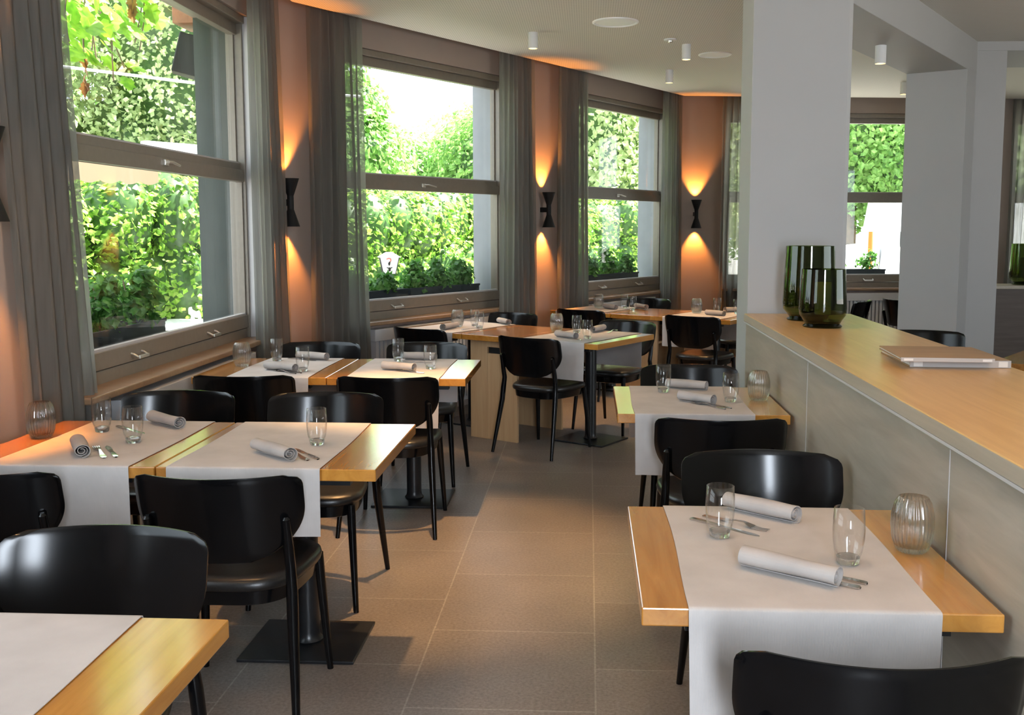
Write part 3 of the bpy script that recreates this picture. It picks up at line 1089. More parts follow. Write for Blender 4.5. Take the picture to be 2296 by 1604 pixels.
# slanted groups: table, wooden unit with panel legs, table
def panel_unit(n, t, label, dp):
    x, y = nt_(n, t)
    r = tag(empty('panel_table', (x, y, 0), -A32), label, 'table', 'wooden panel-leg units between slanted tables')
    wd = 0.43
    MB().box(-wd / 2 + 0.001, wd / 2 - 0.001, -dp / 2, dp / 2, 0.712, 0.75).build('tabletop', 'table_wood', r, bevel=0.003)
    for s in (-1, 1):
        yy = s * (dp / 2 - 0.10)
        m = MB()
        m.box(-wd / 2 + 0.01, -0.055, yy - 0.011, yy + 0.011, 0, 0.712)
        m.box(-0.055, wd / 2 - 0.01, yy - 0.009, yy + 0.011, 0, 0.615)
        m.box(-0.055, wd / 2 - 0.01, yy - 0.011, yy + 0.011, 0.66, 0.712)
        m.box(0.10, wd / 2 - 0.01, yy - 0.011, yy + 0.011, 0.615, 0.66)
        m.build('panel_leg', 'panel_wood', r, bevel=0.001)
        m = MB()
        m.box(-0.055, 0.10, yy + 0.008, yy + 0.011, 0.61, 0.665)
        m.build('grip_slot', 'black_matte', r)
    MB().box(-wd / 2 + 0.02, wd / 2 - 0.02, -dp / 2 + 0.12, dp / 2 - 0.12, 0.50, 0.52).build('shelf', 'panel_wood', r)
    return r


for (t, dp, pre, sd) in ((5.86, 0.76, 'middle slanted', 10), (7.885, 0.71, 'rearmost slanted', 20)):
    x, y = nt_(-3.70, t)
    table(x, y, -32, 'right end of %s table, %s' % (pre, 'lone black pedestal and square base plate' if sd == 10 else 'cut off by the broad pillar'), 0.70, dp, base=(0.0, 0.10 if sd == 10 else 0.13))
    runner(x, y, -32, -0.26, 0.25, dp, 0.25, 'linen runner on right end of %s table' % pre, sd + 1)
    panel_unit(-4.265, t, 'plain wooden middle section of %s table, standing on panel legs' % pre, dp)
    x, y = nt_(-4.80, t)
    table(x, y, -32, 'window end of %s table' % pre, 0.63, dp, base=(0, 0.15))
    runner(x, y, -32, -0.25, 0.24, dp, 0.25, 'linen runner on window end of %s table' % pre, sd + 2)
table(2.75, 5.78, -36, 'pale table corner seen past the menus at the right edge of the photo', 0.70, 0.70)

# ---------------------------------------------------------------- table ware
TZ = 0.7536


def make_tumbler():
    r = empty('water_glass')
    prof = [(0.0255, 0.016), (0.031, 0.03), (0.0345, 0.055), (0.0355, 0.078), (0.0330, 0.126), (0.0318, 0.1265), (0.0342, 0.078), (0.0332, 0.055), (0.0297, 0.031), (0.022, 0.018)]
    MB().lathe(prof, 36, close=False).build('bowl', 'tumbler_glass', r, smooth=True, angle=70)
    MB().lathe([(0.0005, 0), (0.021, 0.0), (0.0238, 0.003), (0.0258, 0.016), (0.022, 0.0185), (0.012, 0.0215), (0.0005, 0.0225)], 36, close=False).build('base', 'tumbler_base_glass', r, smooth=True)
    return r


def make_ribbed():
    r = empty('tealight_holder')
    prof = [(0.0005, 0.0), (0.030, 0.0), (0.036, 0.006), (0.0445, 0.030), (0.0478, 0.060), (0.0468, 0.088), (0.040, 0.116), (0.0325, 0.129), (0.0305, 0.129), (0.037, 0.114),
            (0.0428, 0.088), (0.0438, 0.060), (0.040, 0.032), (0.032, 0.014), (0.0005, 0.012)]
    v = MB()
    v.lathe(prof, 144, close=False, ribs=24, amp=0.0012)
    v.build('ribbed_bowl', 'ribbed_glass', r, smooth=True, angle=80)
    return r


def make_napkin(seed, wd=0.20, rad=0.028):
    rnd = random.Random(seed)
    turns = 2.6
    n = 64
    spine = []
    for i in range(n + 1):
        a = 2 * PI * turns * i / n
        rr = 0.007 + (rad - 0.007) * (i / n)
        spine.append((math.cos(a - PI / 2 - 2 * PI * turns) * rr, math.sin(a - PI / 2 - 2 * PI * turns) * rr * 0.86))
    rows_o, rows_i = [], []
    m_ = 12
    p1 = rnd.uniform(0, 6)
    for k in range(m_ + 1):
        u = k / m_
        y = (u - 0.5) * wd
        pinch = 1.0 + 0.07 * math.sin(5 * u + p1) + (0.05 if u in (0, 1) else 0)
        ro, ri = [], []
        for i, (x, z) in enumerate(spine):
            L = math.hypot(x, z) or 1
            nx, nz = x / L, z / L
            yy = y + 0.007 * (i / n - 0.5) * (1 if u > 0.5 else -1) * abs(2 * u - 1) + 0.003 * math.sin(9 * i / n + p1) * abs(2 * u - 1)
            X = x * pinch
            Z = z * pinch + rad * 0.86
            Z = max(Z, 0.0012)
            ro.append((X, yy, Z))
            ri.append((X - nx * 0.002, yy, max(Z - nz * 0.002, 0.002)))
        rows_o.append(ro)
        rows_i.append(ri)
    m = MB()
    m.grid(rows_o)
    m.grid([q[::-1] for q in rows_i])
    rim_o = rows_o[0] + [q[-1] for q in rows_o[1:]] + rows_o[-1][::-1][1:] + [q[0] for q in rows_o[::-1][1:-1]]
    rim_i = rows_i[0] + [q[-1] for q in rows_i[1:]] + rows_i[-1][::-1][1:] + [q[0] for q in rows_i[::-1][1:-1]]
    m.grid([rim_o, rim_i], closed=True)
    return m


def cut_mesh(kind):
    """cutlery lying along +y, handle end at y=0"""
    m = MB()
    if kind == 'knife':
        rows = []
        for y, wd, th in ((0.0, 0.004, 0.003), (0.003, 0.0075, 0.0042), (0.03, 0.0078, 0.005), (0.075, 0.006, 0.0045), (0.095, 0.0045, 0.004), (0.105, 0.007, 0.0018), (0.14, 0.0088, 0.0014), (0.185, 0.0085, 0.0012), (0.2, 0.005, 0.001), (0.206, 0.001, 0.001)):
            rows.append([(-wd, y, 0.0006), (0, y, 0), (wd, y, 0.0006), (wd, y, th), (0, y, th + 0.0004), (-wd, y, th)])
        m.grid(rows, closed=True)
        return m
    rows = []
    for y, wd, th, z in ((0.0, 0.004, 0.002, 0.001), (0.004, 0.009, 0.003, 0.001), (0.03, 0.0095, 0.003, 0.0005), (0.06, 0.006, 0.0028, 0.003), (0.10, 0.0032, 0.0026, 0.009), (0.125, 0.0034, 0.0024, 0.010), (0.138, 0.010, 0.0016, 0.006), (0.15, 0.0125, 0.0014, 0.003)):
        rows.append([(-wd, y, z), (0, y, z - 0.0003), (wd, y, z), (wd, y, z + th), (0, y, z + th), (-wd, y, z + th)])
    m.grid(rows, closed=True)
    for k in range(4):
        x = -0.0095 + k * 0.00633
        rr = []
        for y, wd, z in ((0.149, 0.002, 0.003), (0.17, 0.0018, 0.0012), (0.186, 0.0013, 0.003), (0.192, 0.0006, 0.004)):
            rr.append([(x - wd, y, z), (x + wd, y, z), (x + wd, y, z + 0.0014), (x - wd, y, z + 0.0014)])
        m.grid(rr, closed=True)
    return m


def reuse(cache, key, make):
    """first call builds the thing, later calls copy it together with its parts"""
    if key not in cache:
        cache[key] = make()
        return cache[key]
    return copy_tree(cache[key])


CACHE = {}


def glass(x, y, label):
    o = reuse(CACHE, 'g', make_tumbler)
    o.location = (x, y, TZ)
    tag(o, label, 'drinking glass', 'clear water glasses')


def holder(x, y, label, z=0.7502):
    o = reuse(CACHE, 'h', make_ribbed)
    o.location = (x, y, z)
    tag(o, label, 'candle holder', 'ribbed glass tealight holders')


def napkin(x, y, deg, label, seed, wd=0.20, z=TZ):
    """deg: direction of the roll's long axis in plan"""
    o = reuse(CACHE, 'n%d' % (seed % 4), lambda: make_napkin(seed % 4, 0.2).build('napkin', 'napkin_linen', smooth=True, angle=70))
    o.scale = (1, wd / 0.2, 1)
    o.location = (x, y, z)
    o.rotation_euler = (0, 0, math.radians(deg - 90))
    tag(o, label, 'napkin', 'rolled grey napkins')


def cutlery(kind, x, y, deg, label, z=TZ):
    """handle end at (x, y), pointing along deg"""
    o = reuse(CACHE, kind, lambda: cut_mesh(kind).build(kind, 'steel', smooth=True, angle=35))
    o.location = (x, y, z)
    o.rotation_euler = (0, 0, math.radians(deg - 90))
    tag(o, label, kind, 'steel table cutlery')


# front right table
glass(0.321, 2.391, 'water glass at aisle side of front right table')
glass(0.582, 2.210, 'water glass nearest the orange strip of front right table')
holder(0.755, 2.316, 'ribbed glass tealight holder on front right table against the counter')
napkin(0.450, 2.575, -40, 'rolled napkin at the far edge of front right table', 0, 0.20)
napkin(0.431, 2.117, -36, 'rolled napkin in the middle foreground of front right table', 1, 0.215)
cutlery('knife', 0.265, 2.535, -42, 'knife lying beside the far rolled napkin on front right table')
cutlery('fork', 0.300, 2.562, -41, 'fork lying beside the far rolled napkin on front right table')
cutlery('knife', 0.588, 2.075, 146, 'knife handle sticking out of the near napkin on front right table')
cutlery('fork', 0.567, 2.048, 146, 'fork handle sticking out of the near napkin on front right table')
# rear right table
glass(0.343, 4.544, 'water glass at aisle side of rear table by the counter')
glass(0.613, 4.300, 'water glass near ribbed holder on rear table by the counter')
holder(0.743, 4.363, 'ribbed glass tealight holder on rear table against the counter')
napkin(0.455, 4.625, -22, 'rolled napkin at far edge of rear table by the counter', 2, 0.185)
napkin(0.462, 4.262, -42, 'crumpled rolled napkin nearer the viewer on rear counter-side table', 3, 0.17)
cutlery('knife', 0.592, 4.130, 130, 'knife handle beside the near napkin on rear counter-side table')
cutlery('fork', 0.566, 4.114, 130, 'fork handle beside the near napkin on rear counter-side table')
# long left table
holder(-1.955, 3.442, 'ribbed glass tealight holder on orange end of long left table')
glass(-1.780, 3.539, 'rear water glass near the ribbed holder on long left table')
glass(-1.583, 3.365, 'front water glass before the propped napkin on long left table')
glass(-0.933, 3.364, 'lone water glass on aisle half of long left table')
napkin(-1.690, 3.200, -58, 'rolled napkin beside fork and knife on long left table', 2, 0.19)
napkin(-1.595, 3.660, -38, 'rolled napkin at far edge of long left table by black chair', 3, 0.20)
napkin(-1.030, 3.180, -42, 'rolled napkin on aisle half of long left table', 0, 0.21)
cutlery('fork', -1.566, 3.118, 124, 'fork with tines showing next to rolled napkin on long left table')
cutlery('knife', -1.532, 3.130, 124, 'knife next to the fork on long left table')
cutlery('knife', -1.77, 3.635, -38, 'knife behind the front water glass on long left table')
cutlery('knife', -0.868, 3.135, 128, 'knife reaching from the napkin on aisle half of long left table')
cutlery('fork', -0.897, 3.118, 128, 'fork reaching from the napkin on aisle half of long left table')
# second left table
holder(-1.878, 5.318, 'ribbed glass tealight holder on window end of second left table')
glass(-1.746, 5.508, 'water glass nearest curtain on second left table')
glass(-1.486, 5.117, 'water glass between two napkins on second left table')
glass(-1.065, 5.544, 'water glass at middle of second left table, left of aisle napkins')
glass(-0.834, 5.235, 'water glass closest to aisle end of second left table')
napkin(-1.603, 5.112, -28, 'front left rolled napkin on second left table', 1, 0.20)
napkin(-1.560, 5.560, -20, 'rear left rolled napkin on second left table', 2, 0.19)
napkin(-0.990, 5.152, -24, 'front right brown-lit rolled napkin on second left table', 3, 0.19)
napkin(-0.948, 5.580, -8, 'rear right rolled napkin on second left table behind the glass', 0, 0.18)
cutlery('knife', -1.47, 5.03, 142, 'knife beside the front left napkin on second left table')
cutlery('fork', -1.492, 5.006, 142, 'fork beside the front left napkin on second left table')
cutlery('knife', -1.71, 5.60, -25, 'knife beside the rear left napkin on second left table')
cutlery('fork', -0.84, 5.06, 150, 'fork end near the aisle on second left table')
cutlery('knife', -1.06, 5.49, -6, 'knife behind the glass at middle of second left table')
# middle slanted table
holder(-0.985, 7.50, 'ribbed glass tealight holder on window end of middle slanted table', TZ)
holder(-0.229, 7.252, 'ribbed glass tealight holder before aisle-side glasses of middle slanted table')
glass(-0.862, 7.56, 'rear water glass on window end of middle slanted table')
glass(-0.805, 7.37, 'front water glass on window end of middle slanted table')
glass(-0.081, 7.085, 'rear water glass on aisle end of middle slanted table')
glass(-0.005, 6.736, 'front water glass on aisle end of middle slanted table')
napkin(-1.018, 7.322, 66, 'front rolled napkin on window end of middle slanted table', 1, 0.19)
napkin(-0.655, 7.72, -62, 'rear rolled napkin on window end of middle slanted table', 2, 0.18)
napkin(-0.150, 6.76, -50, 'front rolled napkin on aisle end of middle slanted table', 3, 0.20)
napkin(0.075, 7.20, 66, 'rear rolled napkin on aisle end of middle slanted table', 0, 0.19)
cutlery('knife', -0.045, 6.62, 128, 'knife beside front napkin on aisle end of middle slanted table')
cutlery('fork', 0.14, 7.10, 70, 'fork beside rear napkin on aisle end of middle slanted table')
cutlery('knife', -0.92, 7.25, 60, 'knife beside front napkin on window end of middle slanted table')
# rearmost slanted table
holder(0.096, 9.35, 'ribbed glass tealight holder on window end of rearmost table', TZ)
holder(0.945, 8.80, 'ribbed glass tealight holder on the linen edge of rearmost table, right one', TZ)
glass(0.335, 9.36, 'rear water glass on window end of rearmost table')
glass(0.40, 9.10, 'front water glass on window end of rearmost table')
glass(1.135, 8.90, 'water glass right of ribbed holder on rearmost table')
glass(1.290, 8.75, 'water glass beside broad pillar edge on rearmost table')
napkin(0.200, 9.20, -60, 'front rolled napkin on window end of rearmost table', 0, 0.19)
napkin(0.485, 9.27, -62, 'rear rolled napkin on window end of rearmost table', 1, 0.18)
napkin(1.075, 8.57, -48, 'front rolled napkin on pillar end of rearmost table', 2, 0.19)
napkin(1.275, 8.93, 30, 'rear rolled napkin on pillar end of rearmost table', 3, 0.16)

# ---------------------------------------------------------------- dark partition at the far right
pt = tag(empty('partition', (3.55, 8.95, 0)), 'low dark wood partition with pale top at the right edge', 'partition')
MB().box(-0.3, 2.6, 0, 0.30, 0, 0.965).build('panel', 'dark_partition_wood', pt)
MB().box(-0.32, 2.62, -0.02, 0.32, 0.965, 0.995).build('cap', 'counter_edge_wood', pt, bevel=0.003)
hurricane(3.86, 9.12, 0.996, 0.125, 0.36, 'dark green glass lantern on the far partition at right edge')
candle(3.86, 9.12, 1.0545, 0.04, 0.18, 'pillar candle inside the lantern on the far partition')


# ---------------------------------------------------------------- outdoors
def leaves(rnd, blobs, n, size, up=0.35, inner=0.72):
    m = MB()
    tot = sum(b_[1] * b_[2] + b_[2] * b_[3] + b_[1] * b_[3] for b_ in blobs)
    for (c, rx, ry, rz) in blobs:
        k = int(n * (rx * ry + ry * rz + rx * rz) / tot)
        for _ in range(k):
            z = rnd.uniform(-0.95, 1)
            a = rnd.uniform(0, 2 * PI)
            q = math.sqrt(1 - z * z)
            d = Vector((q * math.cos(a), q * math.sin(a), z))
            s = rnd.uniform(inner, 1.05)
            p = Vector((c[0] + d.x * rx * s, c[1] + d.y * ry * s, c[2] + d.z * rz * s))
            nrm = (d + Vector((0, 0, up)) + Vector((rnd.gauss(0, .5), rnd.gauss(0, .5), rnd.gauss(0, .5)))).normalized()
            t = nrm.cross(Vector((rnd.gauss(0, 1), rnd.gauss(0, 1), rnd.gauss(0, 1)))).normalized()
            b_ = nrm.cross(t)
            L = size * rnd.uniform(0.6, 1.35)
            W = L * rnd.uniform(0.30, 0.42)
            dr = nrm * (-0.12 * L)
            m.add([tuple(p), tuple(p + t * L * 0.45 + b_ * W + dr), tuple(p + t * L + dr), tuple(p + t * L * 0.45 - b_ * W + dr)], [(0, 1, 2), (0, 2, 3)])
    return m


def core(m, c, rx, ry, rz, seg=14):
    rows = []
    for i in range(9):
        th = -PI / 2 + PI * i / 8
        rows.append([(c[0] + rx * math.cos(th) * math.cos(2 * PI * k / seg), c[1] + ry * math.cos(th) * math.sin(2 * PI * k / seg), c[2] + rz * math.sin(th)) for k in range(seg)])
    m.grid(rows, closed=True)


def tree(x, y, blobs, n, size, mat, label, seed, trunk=0.18, group='trees outside the windows'):
    rnd = random.Random(seed)
    r = tag(empty('tree', (x, y, -0.12)), label, 'tree', group)
    leaves(rnd, blobs, n, size).build('crown', mat, r, weld=False)
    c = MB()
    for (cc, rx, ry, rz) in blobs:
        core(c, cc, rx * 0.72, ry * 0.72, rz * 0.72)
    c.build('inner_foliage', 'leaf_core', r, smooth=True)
    zt = min(b_[0][2] for b_ in blobs)
    MB().tube([(0, 0, 0), (0.05, 0.03, zt * 0.5), (0, 0, zt + 0.4)], [trunk, trunk * 0.8, trunk * 0.6], 10).build('trunk', 'bark', r, smooth=True)


def hedge(x, y, rz, L, h, d, n, size, mat, label, seed):
    rnd = random.Random(seed)
    r = tag(empty('hedge_bush', (x, y, -0.12), rz), label, 'hedge', 'hedge along the terrace')
    bl = []
    k = 4
    for i in range(k):
        for j in range(3):
            bl.append(((-L / 2 + L * (i + 0.5) / k + rnd.uniform(-.1, .1), rnd.uniform(-.1, .1), h * (0.2 + 0.29 * j)), L / k * 0.8, d * rnd.uniform(.8, 1.1), h * 0.25))
    leaves(rnd, bl, n, size, up=0.5).build('foliage', mat, r, weld=False)
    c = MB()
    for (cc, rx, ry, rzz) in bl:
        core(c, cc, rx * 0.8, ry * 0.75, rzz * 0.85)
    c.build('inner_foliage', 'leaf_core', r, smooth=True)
    MB().tube([(0, 0, 0), (0.02, 0, h * 0.5)], [0.05, 0.04], 8).build('stem', 'bark', r)


where = ['at left of the large left window', 'in the centre of the large left window', 'at right of the large left window', 'left of the street lantern', 'behind the street lantern',
         'in the centre of the middle window', 'at right of the middle window', 'at left of the third window', 'at right of the third window', 'beyond the third window', 'hidden past the last left windows']
for i in range(9):
    t = 3.2 + i * 1.55
    x, y = nt_(-8.75 - 0.15 * (i % 2), t)
    hedge(x, y, PI / 2 - A32, 1.75, 1.98 + 0.10 * ((i * 7) % 3), 0.55, 7500, 0.072, 'leaf_hedge', 'bright green leafy hedge bush seen ' + where[i], 30 + i)

T = [
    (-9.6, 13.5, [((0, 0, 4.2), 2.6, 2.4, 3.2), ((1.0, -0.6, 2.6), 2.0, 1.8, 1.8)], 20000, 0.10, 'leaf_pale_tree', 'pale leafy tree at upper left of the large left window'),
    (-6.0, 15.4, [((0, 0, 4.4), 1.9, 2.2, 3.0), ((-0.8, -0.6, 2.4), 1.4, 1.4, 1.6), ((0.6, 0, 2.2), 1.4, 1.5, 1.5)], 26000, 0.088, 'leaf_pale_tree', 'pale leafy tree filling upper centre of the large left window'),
    (-14.5, 21.0, [((0, 0, 6.0), 4.4, 4, 5.4)], 10000, 0.22, 'leaf_tree', 'tall tree far back in the large left window'),
    (-6.9, 22.5, [((0, 0, 6.0), 2.0, 2.4, 3.6), ((1.1, 0, 2.9), 1.9, 2, 1.7), ((1.6, 0.3, 4.2), 0.8, 1, 0.9)], 15000, 0.17, 'leaf_tree', 'green tree rising at left side of the middle window'),
    (-6.2, 33.0, [((0, 0, 2.6), 2.8, 3, 2.3), ((1.8, 0, 2.2), 2.0, 2, 2.1)], 11000, 0.20, 'leaf_tree', 'rounded tree low in the centre of the middle window'),
    (-2.3, 31.0, [((0, 0, 3.2), 2.6, 2.4, 2.4), ((0.9, 0, 4.6), 1.8, 2, 1.5)], 11000, 0.20, 'leaf_tree', 'green tree at lower right of the middle window'),
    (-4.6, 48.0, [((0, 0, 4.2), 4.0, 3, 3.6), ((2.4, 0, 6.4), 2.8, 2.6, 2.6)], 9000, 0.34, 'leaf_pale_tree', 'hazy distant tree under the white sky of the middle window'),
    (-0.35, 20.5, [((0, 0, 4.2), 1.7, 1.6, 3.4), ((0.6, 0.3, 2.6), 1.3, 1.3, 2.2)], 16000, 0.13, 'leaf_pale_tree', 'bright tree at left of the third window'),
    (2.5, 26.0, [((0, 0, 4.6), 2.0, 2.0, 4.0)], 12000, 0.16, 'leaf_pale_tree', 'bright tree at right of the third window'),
    (6.2, 24.5, [((0, 0, 4.3), 1.6, 1.7, 2.6), ((0.9, 0, 3.4), 1.3, 1.6, 2.1)], 14000, 0.15, 'leaf_tree', 'leafy tree filling upper half of the far-wall window'),
    (10.6, 25.0, [((0, 0, 4.0), 2.4, 2.2, 3.8)], 8000, 0.2, 'leaf_pale_tree', 'bright tree behind the curtain at far right'),
    (3.9, 31.5, [((0, 0, 3.8), 2.2, 2.4, 3.4)], 8000, 0.2, 'leaf_tree', 'tree behind the backlit curtain beside the pillar'),
]
for i, (x, y, bl, n, sz, mt, lb) in enumerate(T):
    tree(x, y, bl, n, sz, mt, lb, 100 + i)


# hanging vine with big lobed leaves just outside the left window
def vine():
    rnd = random.Random(5)
    r = tag(empty('vine_branch', (-2.85, 5.9, 3.35)), 'hanging vine branch with large bright leaves outside top of left window', 'vine')
    g, dry = MB(), MB()

    def leaf(m, p, s, nrm, t):
        b_ = nrm.cross(t)
        pts = []
        prof = [(0.0, 0.0), (-0.10, 0.30), (0.12, 0.52), (0.30, 0.42), (0.48, 0.62), (0.62, 0.34), (0.80, 0.30), (1.0, 0.0)]
        for a, w_ in prof:
            pts.append(p + t * (a * s) + b_ * (w_ * s * 0.9) - nrm * (w_ * w_ * s * 0.25))
        for a, w_ in prof[-2:0:-1]:
            pts.append(p + t * (a * s) - b_ * (w_ * s * 0.9) - nrm * (w_ * w_ * s * 0.25))
        c = p + t * (0.35 * s)
        n = len(pts)
        m.add([tuple(c)] + [tuple(q) for q in pts], [(0, i + 1, (i + 1) % n + 1) for i in range(n)])
    st = MB()
    for k in range(10):
        x0, y0 = rnd.uniform(-0.3, 0.2), -0.5 + 1.0 * k / 9 + rnd.uniform(-.05, .05)
        ln = rnd.uniform(0.75, 0.98) * (1.0 if y0 < 0.15 else 0.78)
        path = [(x0 * (1 - q) + rnd.uniform(-.03, .03), y0 + 0.10 * q, -ln * q) for q in (0, 0.25, 0.5, 0.75, 1.0)]
        st.tube(path, 0.004, 6)
        for _ in range(13):
            q = rnd.uniform(0.05, 1)
            p = Vector((x0 * (1 - q) + rnd.uniform(-.12, .12), y0 + rnd.uniform(-.14, .14), -ln * q))
            nrm = Vector((rnd.uniform(0.3, 1), -0.3 + rnd.gauss(0, .4), 0.5 + rnd.gauss(0, .3))).normalized()
            t = (Vector((0, 0, -1)) + Vector((rnd.gauss(0, .4), rnd.gauss(0, .5), 0)))
            t = (t - nrm * t.dot(nrm)).normalized()
            leaf(g, p, rnd.uniform(0.10, 0.15), nrm, t)
    for dx, dy, z0 in ((0.05, 0.28, -0.45), (0.0, -0.25, -0.85)):
        st.tube([(dx, dy, 0), (dx, dy, z0 - 0.1)], 0.005, 6)
        for _ in range(6):
            p = Vector((dx, dy + rnd.uniform(-.02, .02), z0 - rnd.uniform(0, 0.22)))
            nrm = Vector((1, rnd.gauss(0, .6), rnd.gauss(0, .2))).normalized()
            t = (Vector((0, 0, -1)) - nrm * Vector((0, 0, -1)).dot(nrm)).normalized()
            leaf(dry, p, 0.07, nrm, t)
    g.build('leaves', 'leaf_vine', r, weld=False)
    dry.build('dry_leaves', 'leaf_dry', r, weld=False)
    st.build('stems', 'bark', r)


vine()

# outdoor flood light, eave, cable, awning, garden furniture
fl = tag(empty('flood_light', (-2.745, 6.95, 2.67), math.radians(20)), 'black outdoor flood light box high outside the large left window', 'flood light')
MB().prism([(-0.13, -0.10), (0.16, -0.14), (0.16, 0.14), (-0.13, 0.10)], -0.16, 0.16).build('housing', 'black_matte', fl, bevel=0.01)
MB().box(0.155, 0.165, -0.11, 0.11, -0.13, 0.13).build('lens', 'opal_glass', fl)
MB().tube([(0, 0, 0.16), (0.0, 0.0, 0.32), (0.24, 0.02, 0.34)], 0.015, 8).build('bracket', 'black_matte', fl)
fl.scale = (0.8, 0.8, 0.85)
fl.rotation_euler = (0, math.radians(14), math.radians(20))
ev = tag(empty('roof_eave', (-2.70, 6.92, 2.87)), 'brown wooden roof eave end above the black flood light', 'eave')
MB().box(-0.11, 0.30, -0.12, 0.20, 0, 0.30).build('board', 'eave_wood', ev, bevel=0.004)
MB().box(-0.13, 0.30, -0.14, 0.22, 0.30, 0.33).build('trim', 'eave_wood', ev)
cb = MB()
cb.tube([(-8.0, 10.4, 3.55), (-6.0, 10.8, 3.27), (-4.0, 11.2, 3.05), (-2.6, 11.5, 2.98)], 0.016, 8)
tag(cb.build('cable', 'cable_white', smooth=True), 'thin pale cable strung across upper pane of the large left window', 'cable')
aw = tag(empty('awning', (-3.9, 7.8, 0.12)), 'cream scalloped awning with white front bar outside the left window', 'awning')
MB(frame(0, 0, (UX, UY), (-NX, -NY))).box(0.5, 2.2, -0.05, 0.05, 2.22, 2.32).build('front_bar', 'white_metal', aw, bevel=0.01)
m = MB(frame(0, 0, (UX, UY), (-NX, -NY)))
m.add([(0.5, 0, 2.22), (2.2, 0, 2.22), (2.2, 0.5, 2.30), (0.5, 0.5, 2.30), (0.5, 0, 2.21), (2.2, 0, 2.21), (2.2, 0.5, 2.29), (0.5, 0.5, 2.29)], [(0, 1, 2, 3), (7, 6, 5, 4), (0, 3, 7, 4), (1, 5, 6, 2), (0, 4, 5, 1), (2, 6, 7, 3)])
m.build('canopy', 'awning_cloth', aw)
m = MB(frame(-0.1, -0.4, (UX, UY), (-NX, -NY)))
rows = []
for k in range(61):
    x = -1.0 + 1.95 * k / 60
    rows.append([(x, 0.0, 2.07), (x, 0.0, 1.945 - 0.03 * abs(math.sin(k * PI / 6)))])
m.grid(rows)
sv = m.build('valance', 'awning_cloth', aw)
sv.modifiers.new('solid', 'SOLIDIFY').thickness = 0.006
MB(frame(-0.1, -0.4, (UX, UY), (-NX, -NY))).box(-1.0, 0.94, 0.0, 0.5, 2.07, 2.09).build('canopy', 'awning_cloth', aw)
aw.scale = (0.9, 0.9, 0.9)

gt = tag(empty('garden_table', (-3.55, 8.95, -0.12)), 'white garden table outside lower right of the large left window', 'garden table')
MB().box(-0.45, 0.45, -0.4, 0.4, 0.72, 0.75).build('tabletop', 'white_metal', gt, bevel=0.004)
for sx in (-1, 1):
    for sy in (-1, 1):
        MB().tube([(sx * 0.40, sy * 0.35, 0), (sx * 0.36, sy * 0.3, 0.72)], 0.015, 8).build('leg', 'white_metal', gt)
gc = tag(empty('garden_chair', (-2.98, 8.22, -0.12), math.radians(-60)), 'white garden chair outside the lower corner of the left window', 'garden chair')
MB().box(-0.22, 0.22, -0.2, 0.22, 0.42, 0.45).build('seat', 'white_metal', gc, bevel=0.004)
for sx in (-1, 1):
    MB().tube([(sx * 0.21, 0.22, 0), (sx * 0.21, 0.18, 0.44)], 0.013, 8).build('leg', 'white_metal', gc)
    MB().tube([(sx * 0.21, -0.26, 0), (sx * 0.21, -0.19, 0.44), (sx * 0.21, -0.30, 0.95)], 0.013, 8).build('leg', 'white_metal', gc)
m = MB()
for k in range(6):
    z = 0.52 + k * 0.075
    m.box(-0.21, 0.21, -0.22 - (z - .44) * 0.21, -0.205 - (z - .44) * 0.21, z, z + 0.045)
m.build('backrest', 'white_metal', gc)


# planter boxes on the outer sills
def planter(M, a, b_, label, seed, plantlabel, mat='leaf_dark', hgt=0.25, n=420):
    r = tag(empty('planter_box'), label, 'planter', 'dark window boxes on the outer sills')
    m = MB(M)
    y0, y1 = 0.19, 0.37
    m.box(a, b_, y0, y1, 0.869, 0.877).box(a, b_, y0, y0 + 0.008, 0.877, 1.005).box(a, b_, y1 - 0.008, y1, 0.877, 1.005).box(a, a + 0.008, y0, y1, 0.877, 1.005).box(b_ - 0.008, b_, y0, y1, 0.877, 1.005)
    m.box(a - 0.006, b_ + 0.006, y0 - 0.006, y0 + 0.008, 0.99, 1.008)
    m.build('box', 'planter_plastic', r)
    MB(M).box(a + 0.008, b_ - 0.008, y0 + 0.008, y1 - 0.008, 0.877, 0.975).build('soil', 'bark', r)
    rnd = random.Random(seed)
    k = max(2, int((b_ - a) / 0.28))
    for i in range(k):
        cxx = a + (b_ - a) * (i + 0.5) / k
        hh = hgt * rnd.uniform(0.8, 1.15)
        pr = tag(empty('potted_shrub', tuple(M @ Vector((cxx, 0.28, 0.975)))), plantlabel % ['first', 'second', 'third', 'fourth', 'fifth', 'sixth', 'seventh'][i], 'shrub', 'small shrubs in the window boxes')
        leaves(rnd, [((0, 0, hh * 0.45), 0.13, 0.13, hh * 0.5), ((rnd.uniform(-.05, .05), 0, hh * 0.9), 0.07, 0.07, hh * 0.25)], n, 0.055, up=0.6, inner=0.3).build('leaves', mat, pr, weld=False)
        s = MB()
        for q in range(4):
            an = rnd.uniform(0, 6.28)
            s.tube([(0, 0, 0), (0.05 * math.cos(an), 0.05 * math.sin(an), hh * 0.9)], 0.003, 5)
        s.build('stem', 'bark', pr)


